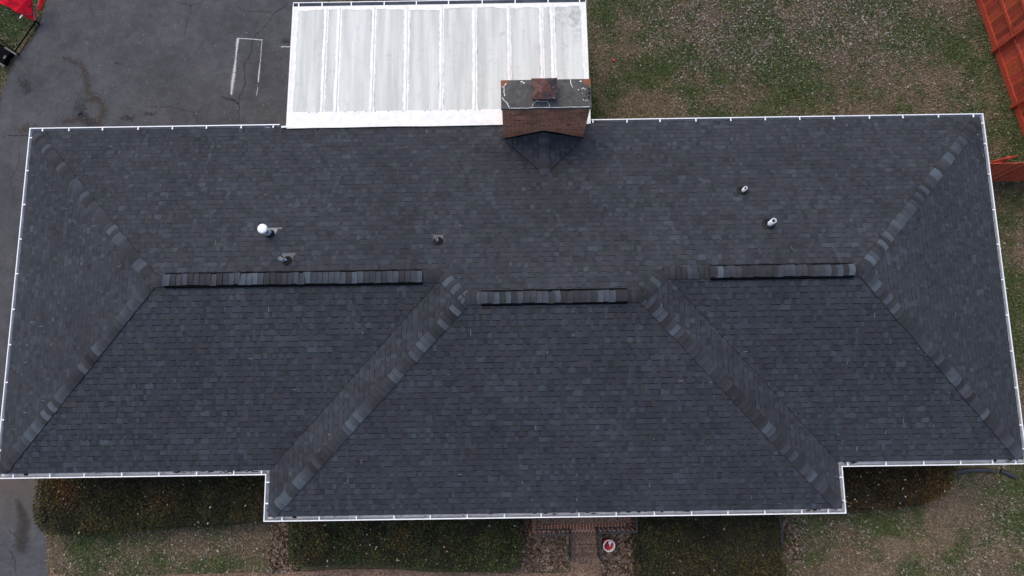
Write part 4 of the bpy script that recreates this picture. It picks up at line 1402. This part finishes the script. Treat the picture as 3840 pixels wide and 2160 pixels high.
H3, P3_ = hedge('dark green hedge with rusty tips, right of the red bucket', [(15.98, -9.72), (15.97, -10.6), (15.93, -11.6), (15.92, -12.9), (19.82, -12.9), (19.80, -11.9), (19.74, -10.9), (19.70, -9.72)], .9, 26000,
                [(0.0175, 0.0210, 0.0105), (0.0280, 0.0368, 0.0158), (0.0420, 0.0490, 0.0210), (0.0560, 0.0455, 0.0192), (0.0490, 0.0455, 0.0192)], [(19.0, -11.8, .7, (0.0788, 0.0630, 0.0210), .8), (17.6, -11.9, .7, (0.0700, 0.0525, 0.0210), .6), (16.2, -11.2, .3, (0.0525, 0.0700, 0.0245), .5), (18, -10.9, .5, (0.0245, 0.0210, 0.0140), .6)], 161)
H4, P4 = hedge('rusty brown hedge with a rounded end, near the black drain pipe', [(20.95, -8.75), (20.95, -10.40), (21.5, -10.36), (22.6, -10.30), (23.5, -10.22), (24.1, -10.02), (24.42, -9.75), (24.56, -9.35), (24.58, -8.75)], .9, 17000,
               [(0.0245, 0.0210, 0.0105), (0.0420, 0.0298, 0.0140), (0.0630, 0.0403, 0.0175), (0.0700, 0.0455, 0.0192), (0.0455, 0.0368, 0.0158)], [(24.1, -9.8, .5, (0.1313, 0.0735, 0.0227), .9), (24.3, -9.3, .5, (0.0963, 0.0595, 0.0210), .7), (22.3, -9.9, .4, (0.0350, 0.0262, 0.0140), .6)], 191)
# pale leaves caught on the hedges
pal_w = np.array([(.26, .22, .18), (.36, .32, .28), (.20, .14, .10), (.22, .18, .14), (.16, .10, .05)])
for (h, P, n, nm) in ((H1, P1, 60, 'left'), (H2, P2, 95, ''), (H3, P3_, 60, ''), (H4, P4, 75, '')):
    xs_ = [p[0] for p in P]; ys_ = [p[1] for p in P]
    x = rng.uniform(min(xs_), max(xs_), n * 3); y = rng.uniform(min(ys_), max(ys_), n * 3)
    k = inpoly(x, y, P); x, y = x[k][:n], y[k][:n]
    o = leaves('caught_leaves', x, y, .90 + .06 * (rng.random(len(x)) - .5), .025, .075, None, None, 1.0, .02, par=h, pal=pal_w, tl=.35)
    o['kind'] = 'stuff'

# ------------------------------------------------------------------ front steps
steps = empty('front_steps', (14.5, -10.6, 0), 'brick edged front porch landing with two aggregate steps between iron railings', 'steps')
M['border'] = mat_brick('landing_border_brick', (.20, .068, .042), (.12, .050, .036), (.32, .24, .18), 'x', bw=.086, bh=.4, ms=.012)
M['border_s'] = mat_brick('landing_side_brick', (.22, .065, .04), (.14, .05, .036), (.26, .19, .14), 'x', bw=.21, bh=.075, ms=.01)
LZ = .45
m = MB(); m.box(13.165, 15.93, -10.84, -9.2, 0, LZ - .06); m.build('landing_base', M['housebrick'], steps)
m = MB(); m.box(13.37, 15.71, -10.615, -9.2, LZ - .058, LZ); m.build('landing_slab', M['agg'], steps)
m = MB(); m.box(13.37, 15.71, -10.86, -10.618, LZ - .058, LZ + .006); m.build('brick_border', M['border'], steps)
for x0, x1 in ((13.15, 13.367), (15.713, 15.945)):
    m = MB(); m.box(x0, x1, -10.86, -9.2, LZ - .058, LZ + .004); m.build('brick_border', M['border_s'], steps)
m = MB(); m.box(14.07, 15.03, -11.17, -10.863, 0, .30); m.build('step', M['agg'], steps)
m = MB(); m.box(14.16, 14.98, -11.49, -11.172, 0, .15); m.build('step', M['agg'], steps)


def railing(label, H, A, B, E, sgn):
    """H: at the house, A: outer corner, B: inner corner at the step, E: foot of the sloping part"""
    r = empty('railing', (A[0], A[1], LZ), label, 'railing', 'iron railings of the front steps')
    tz = LZ + .88
    ez = .95
    m = MB()
    m.bar((H[0], H[1], tz), (A[0], A[1] - .02, tz), .045, .022)
    m.bar((A[0] - .022 * sgn * 0, A[1], tz - .001), (B[0], B[1], tz - .001), .045, .022)
    m.bar((B[0], B[1] + .02, tz), (E[0], E[1], ez), .045, .022)
    m.build('top_rail', M['iron'], r)
    m = MB()
    bz = LZ + .10
    m.bar((H[0], H[1], bz), (A[0], A[1], bz), .025, .02)
    m.bar((A[0], A[1], bz), (B[0], B[1], bz), .025, .02)
    m.bar((B[0], B[1], bz), (E[0], E[1], .24), .025, .02)
    m.build('bottom_rail', M['iron'], r)
    for (x, y, z0, z1) in ((A[0], A[1], LZ, tz), (B[0], B[1], LZ - .0, tz), (E[0], E[1] + .02, .0, ez), (H[0], H[1], LZ, tz)):
        m = MB(); m.bar((x, y, z0), (x, y, z1), .032, .032); m.build('post', M['iron'], r)
    def pickets(P, Q, z0a, z0b, z1a, z1b):
        L = math.dist(P, Q); n = int(L / .115)
        for k in range(1, n):
            t = k / n
            m = MB(); m.bar((P[0] + (Q[0] - P[0]) * t, P[1] + (Q[1] - P[1]) * t, z0a + (z0b - z0a) * t), (P[0] + (Q[0] - P[0]) * t, P[1] + (Q[1] - P[1]) * t, z1a + (z1b - z1a) * t), .020, .020)
            m.build('picket', M['iron'], r)
    pickets(A, B, bz, bz, tz, tz)
    pickets(B, E, bz, .24, tz, ez)
    pickets(H, A, bz, bz, tz, tz)
    return r


railing('black iron railing on the left side of the front steps, away from the red bucket', (13.255, -9.6), (13.258, -10.735), (14.150, -10.745), (14.150, -11.47), 1)
railing('black iron railing on the right side of the front steps, next to the red bucket', (15.84, -9.6), (15.838, -10.70), (14.868, -10.715), (14.93, -11.48), -1)


# ------------------------------------------------------------------ bucket
M['red_plastic'] = mat_plain('red_bucket_plastic', (.42, .022, .030), .35, .12, 8)
M['pink_white'] = mat_plain('white_bucket_rim', (.72, .64, .66), .4, .05)
bkt = empty('bucket', (15.18, -11.165, .02), 'red plastic bucket with a white rim standing in leaves right of the steps', 'bucket')
bc = Vector((15.19, -11.175, .02))
tiltv = Vector((.10, -.10, 1)).normalized()
m = MB(); m.lathe(bc, [(.001, 0), (.13, 0), (.150, .37), (.142, .37), (.125, .02), (.001, .015)], 32, axis=tiltv); m.build('body', M['red_plastic'], bkt)
m = MB(); m.lathe(bc, [(.153, .335), (.164, .34), (.166, .372), (.158, .378), (.142, .376), (.138, .33), (.134, .25)], 32, axis=tiltv); m.build('rim', M['pink_white'], bkt)
m = MB()
cb = bc + tiltv * .20
m.lathe(cb, [(.001, 0), (.07, .004), (.131, 0)], 20, axis=tiltv); m.build('cloth', M['red_plastic'], bkt)
m = MB()
m.bar(cb + Vector((-.08, .03, .03)), cb + Vector((-.03, -.06, .05)), .03, .02)
m.bar(cb + Vector((-.01, .05, .03)), cb + Vector((.03, -.03, .04)), .05, .03)
m.build('tool_handle', M['rubber'], bkt)
m = MB()
m.bar(cb + Vector((.02, .06, .05)), cb + Vector((.09, .05, .09)), .06, .02)
m.bar(cb + Vector((.03, .03, .06)), cb + Vector((.06, -.04, .06)), .03, .015)
m.bar(cb + Vector((-.10, .0, .04)), cb + Vector((-.05, .08, .05)), .03, .015)
m.build('rag', M['pink_white'], bkt)

# ------------------------------------------------------------------ corrugated drain pipes
M['pipe'] = mat_plain('black_corrugated_plastic', (.024, .025, .031), .5, .15, 10)


def corr(label, pts, r, group='black corrugated drain pipes on the lawn'):
    P = []
    for k in range(len(pts) - 1):
        a, b = Vector(pts[k]), Vector(pts[k + 1]); n = max(2, int((b - a).length / .012))
        for s in range(n): P.append(a + (b - a) * s / n)
    P.append(Vector(pts[-1]))
    for it in range(12):
        P = [P[0]] + [(P[k - 1] + P[k] * 2 + P[k + 1]) / 4 for k in range(1, len(P) - 1)] + [P[-1]]
    m = MB(); m.tube(P, [r * (1 + .07 * math.sin(k * 2.1)) for k in range(len(P))], 14)
    return tag(m.build('drain_pipe', M['pipe'], None), label, 'drain pipe', group)


corr('long curved black corrugated pipe running out from the end of the rusty brown hedge', [(24.5, -9.50, .06), (25.0, -9.44, .06), (25.45, -9.385, .06), (25.8, -9.385, .06), (26.03, -9.42, .06)], .058)
corr('short loose piece of black corrugated pipe lying beyond the long curved one', [(26.24, -9.42, .06), (26.45, -9.50, .06), (26.66, -9.60, .06)], .055)
corr('black corrugated pipe along the right side of the hedge by the bucket', [(19.93, -9.9, .06), (19.97, -10.5, .06), (20.02, -10.9, .06), (20.0, -11.4, .06)], .055)


# ------------------------------------------------------------------ red fences
def mat_fence():
    m, n, l, b = new_mat('red_stained_boards')
    a = nd(n, "ShaderNodeAttribute", attribute_name='col')
    f = noise(n, l, 14, 5, .7)
    c = mixc(n, l, 1.0, a.outputs['Color'], ramp(n, l, f, .3, .7, (.7,) * 3, (1.25,) * 3), 'MULTIPLY')
    l.new(c, b.inputs['Base Color']); b.inputs['Roughness'].default_value = .8
    bump(n, l, f, b, .3, .005)
    return m


M['fence'] = mat_fence()
FC = (.430, .060, .026)


def fcol():
    k = R_.gauss(1, .17); return (FC[0] * k, FC[1] * k * R_.uniform(.85, 1.25), FC[2] * k * R_.uniform(.85, 1.3))


def fence_x(y):
    return 27.29 + (4.846 - y) * .2


fen = empty('board_fence', (fence_x(2), 2, 0), 'long tall red stained board fence along the right edge of the back yard', 'fence', 'red board fences')
FA = Vector((fence_x(12), 12, 0)); FB = Vector((fence_x(-1.3), -1.3, 0))
t = (FB - FA).normalized(); nrm = Vector((t.y, -t.x, 0))
if nrm.x > 0: nrm = -nrm                                     # towards the yard
L = (FB - FA).length
HF = 1.85
m = MB(); s = 0
while s < L:
    w = .14
    a = FA + t * s - nrm * .03; bb = FA + t * (s + w - .006) - nrm * .03
    h = HF + R_.gauss(0, .006); c = fcol()
    th = nrm * .018
    p = [a, bb, bb + th, a + th]
    for q in range(4):
        u, v = p[q], p[(q + 1) % 4]
        m.face([(u.x, u.y, .03), (v.x, v.y, .03), (v.x, v.y, h), (u.x, u.y, h)], c)
    m.face([(u.x, u.y, h) for u in p], c)
    s += w
m.build('boards', M['fence'], fen, True)
for zr, hh, dep, worn in ((.12, .20, .035, 0), (.92, .085, .045, 1), (1.62, .085, .045, 1)):
    m = MB()
    o_ = nrm * (dep / 2 - .011)
    m.bar(FA + o_ + Vector((0, 0, zr)), FB + o_ + Vector((0, 0, zr)), dep, hh, (FC[0] * 1.1, FC[1] * 1.1, FC[2] * 1.1))
    if worn:
        for k in range(60):
            s = R_.uniform(0, L - .6); w = R_.uniform(.1, .5)
            if FA.y + t.y * s < 2.9 and R_.random() < .8: continue
            p0 = FA + t * s + Vector((0, 0, zr + hh / 2 + .003)); p1 = FA + t * (s + w) + Vector((0, 0, zr + hh / 2 + .003))
            q0, q1 = nrm * R_.uniform(.002, .012), nrm * R_.uniform(.014, .03)
            m.face([p0 + q0, p1 + q0, p1 + q1, p0 + q1], (.24, .17, .14))
    m.build('rail', M['fence'], fen, True)
for yp in (6.83, 4.97, 3.11, 1.30, -.5):
    s = (FA.y - yp) / abs(t.y)
    P = FA + t * s
    m = MB(); m.bar(P + nrm * .085 + Vector((0, 0, -.05)), P + nrm * .085 + Vector((0, 0, HF + .02)), .085, .085, (FC[0] * 1.05, FC[1] * 1.05, FC[2] * 1.05), up=tuple(t))
    m.build('post', M['fence'], fen, True)

fen2 = empty('board_fence', (26.5, -1.04, 0), 'short red board fence between the right wall of the house and the long fence', 'fence', 'red board fences')
x = 24.75; m = MB()
while x < 28.3:
    w = .14; c = fcol(); h = 1.68 + R_.gauss(0, .008)
    m.box(x, x + w - .006, -1.04, -1.02, .03, h, c); x += w
m.build('boards', M['fence'], fen2, True)
for zr in (.3, 1.4):
    m = MB(); m.box(24.75, 28.35, -1.018, -.975, zr, zr + .09, FC); m.build('rail', M['fence'], fen2, True)
m = MB(); m.bar((26.35, -.93, .0), (26.35, -.93, 1.85), .09, .09, FC); m.build('post', M['fence'], fen2, True)
m = MB(); m.bar((26.05, -.95, 1.55), (26.50, -.93, 1.98), .11, .022, (FC[0] * 1.1, FC[1], FC[2]), up=(0, 1, 0)); bro = m.build('brace', M['fence'], fen2, True)

# ------------------------------------------------------------------ small things
m = MB()
px_, py_ = 15.92, 3.0
m.lathe((px_, py_, .045), [(.001, -.045), (.026, -.037), (.042, -.016), (.045, 0), (.042, .016), (.026, .037), (.001, .045)], 16)
tag(m.build('ball', mat_plain('red_ball_plastic', (.55, .05, .04), .4, .05), None), 'small red ball lying on the back lawn beside the patio roof', 'ball')
m = MB()
m.bar((6.20, -.075, zz - .085), (6.34, -.07, zz - .08), .06, .02)
tag(m.build('rag', mat_plain('light_blue_rag', (.28, .38, .60), .8, .15), None), 'pale blue scrap lying in the rear gutter next to the patio roof', 'rag')

# red canopy with frame, low wire border fence, black cart at the far corner of the driveway
M['red_cloth'] = mat_plain('red_canvas', (.60, .010, .028), .9, .10, 5)
M['red_cloth'].node_tree.nodes['Principled BSDF'].inputs['Specular IOR Level'].default_value = .1
M['pink_pole'] = mat_plain('faded_red_pole', (.45, .14, .15), .5, .1)
can = empty('canopy', at(70, 30, .0), 'bright red fabric canopy with poles at the corner of the driveway', 'canopy')
m = MB()
zc = lambda k: k
main = [(20, 19, .35), (36, -4, .75), (70, -10, .95), (116, -10, .95), (120, 22, .75), (120, 45, .62), (116, 57, .55), (90, 53, .52), (60, 44, .48), (44, 33, .40)]
cen = at(80, 20, .80)
pts = [at(*p) for p in main]
for k in range(len(pts)):
    m.face([pts[k], pts[(k + 1) % len(pts)], cen])
low = [(50, 40, .36), (84, 57, .30), (131, 78, .18), (136, 60, .22), (118, 40, .40), (80, 40, .42)]
m.face([at(*p) for p in low])
side = [(0, -5, .3), (0, 12, .28), (20, 22, .26), (36, -4, .5)]
m.face([at(*p) for p in side])
for lst in (main, low, side):
    q = [at(*p) for p in lst]
    for k in range(len(q)):
        a, b = q[k], q[(k + 1) % len(q)]
        m.face([a, b, (b[0], b[1], b[2] - .05), (a[0], a[1], a[2] - .05)])
m.build('fabric', M['red_cloth'], can)
m = MB()
m.face([at(*p) for p in ((140, 30, .3), (149, 41, .26), (160, 18, .4), (172, -8, .55), (154, -8, .55))])
m.face([at(*p) for p in ((140, 30, .25), (149, 41, .21), (160, 18, .35), (172, -8, .5), (154, -8, .5))])
m.build('side_flap', M['red_cloth'], can)
for a, b in (((148, -4, .6), (132, 77, .2)), ((121, 14, .6), (131, 76, .2)), ((121, 16, .62), (140, 22, .5))):
    m = MB(); m.bar(at(*a), at(*b), .03, .03); m.build('pole', M['pink_pole'], can)
m = MB()
for a, b in (((118, 12, .84), (88, 52, .54)), ((84, 54, .53), (118, 57, .56)), ((120, 57, .56), (122, 20, .78))):
    m.bar(at(*a), at(*b), .02, .012)
m.build('seam', mat_plain('dark_red_seam', (.12, .008, .015), .8, .1), can)
m = MB(); m.bar(at(84, 57, .45), at(74, 68, .42), .028, .028); m.build('pole_tip', M['pvc'], can)
m = MB()
wf = empty('wire_fence', at(60, 190, 0), 'low thin black wire fence around the grass patch below the red canopy', 'fence')
cz = .20
pA, pB, pC = at(134, 80, cz), at(55, 194, cz), at(-30, 124, cz)
for a, b in ((pA, pB), (pB, pC)):
    m = MB(); m.bar(a, b, .03, .03); m.build('rail', M['black_plastic'], wf)
    m = MB(); m.bar((a[0], a[1], .03), (b[0], b[1], .03), .014, .014); m.build('rail', M['black_plastic'], wf)
for p in (pA, pB, pC):
    m = MB(); m.bar((p[0], p[1], 0), (p[0], p[1], cz + .03), .035, .035); m.build('post', M['black_plastic'], wf)
cart = empty('cart', at(12, 205, 0), 'black cart with grey side bars at the left edge of the photo by the driveway', 'cart')
m = MB()
q = [at(*p) for p in ((-40, 140, .24), (20, 176, .24), (42, 193, .24), (26, 212, .24), (12, 238, .24), (-40, 213, .24))]
m.face(q)
for k in range(len(q)):
    a, b = q[k], q[(k + 1) % len(q)]
    m.face([a, b, (b[0], b[1], .06), (a[0], a[1], .06)])
m.build('box', M['black_plastic'], cart)
for a, b in (((18, 178, .28), (62, 205, .22)), ((-20, 225, .28), (17, 249, .26)), ((22, 209, .27), (15, 220, .27))):
    m = MB(); m.bar(at(*a), at(*b), .05, .03); m.build('side_bar', mat_plain('weathered_grey_bar', (.10, .095, .09), .7, .2), cart)
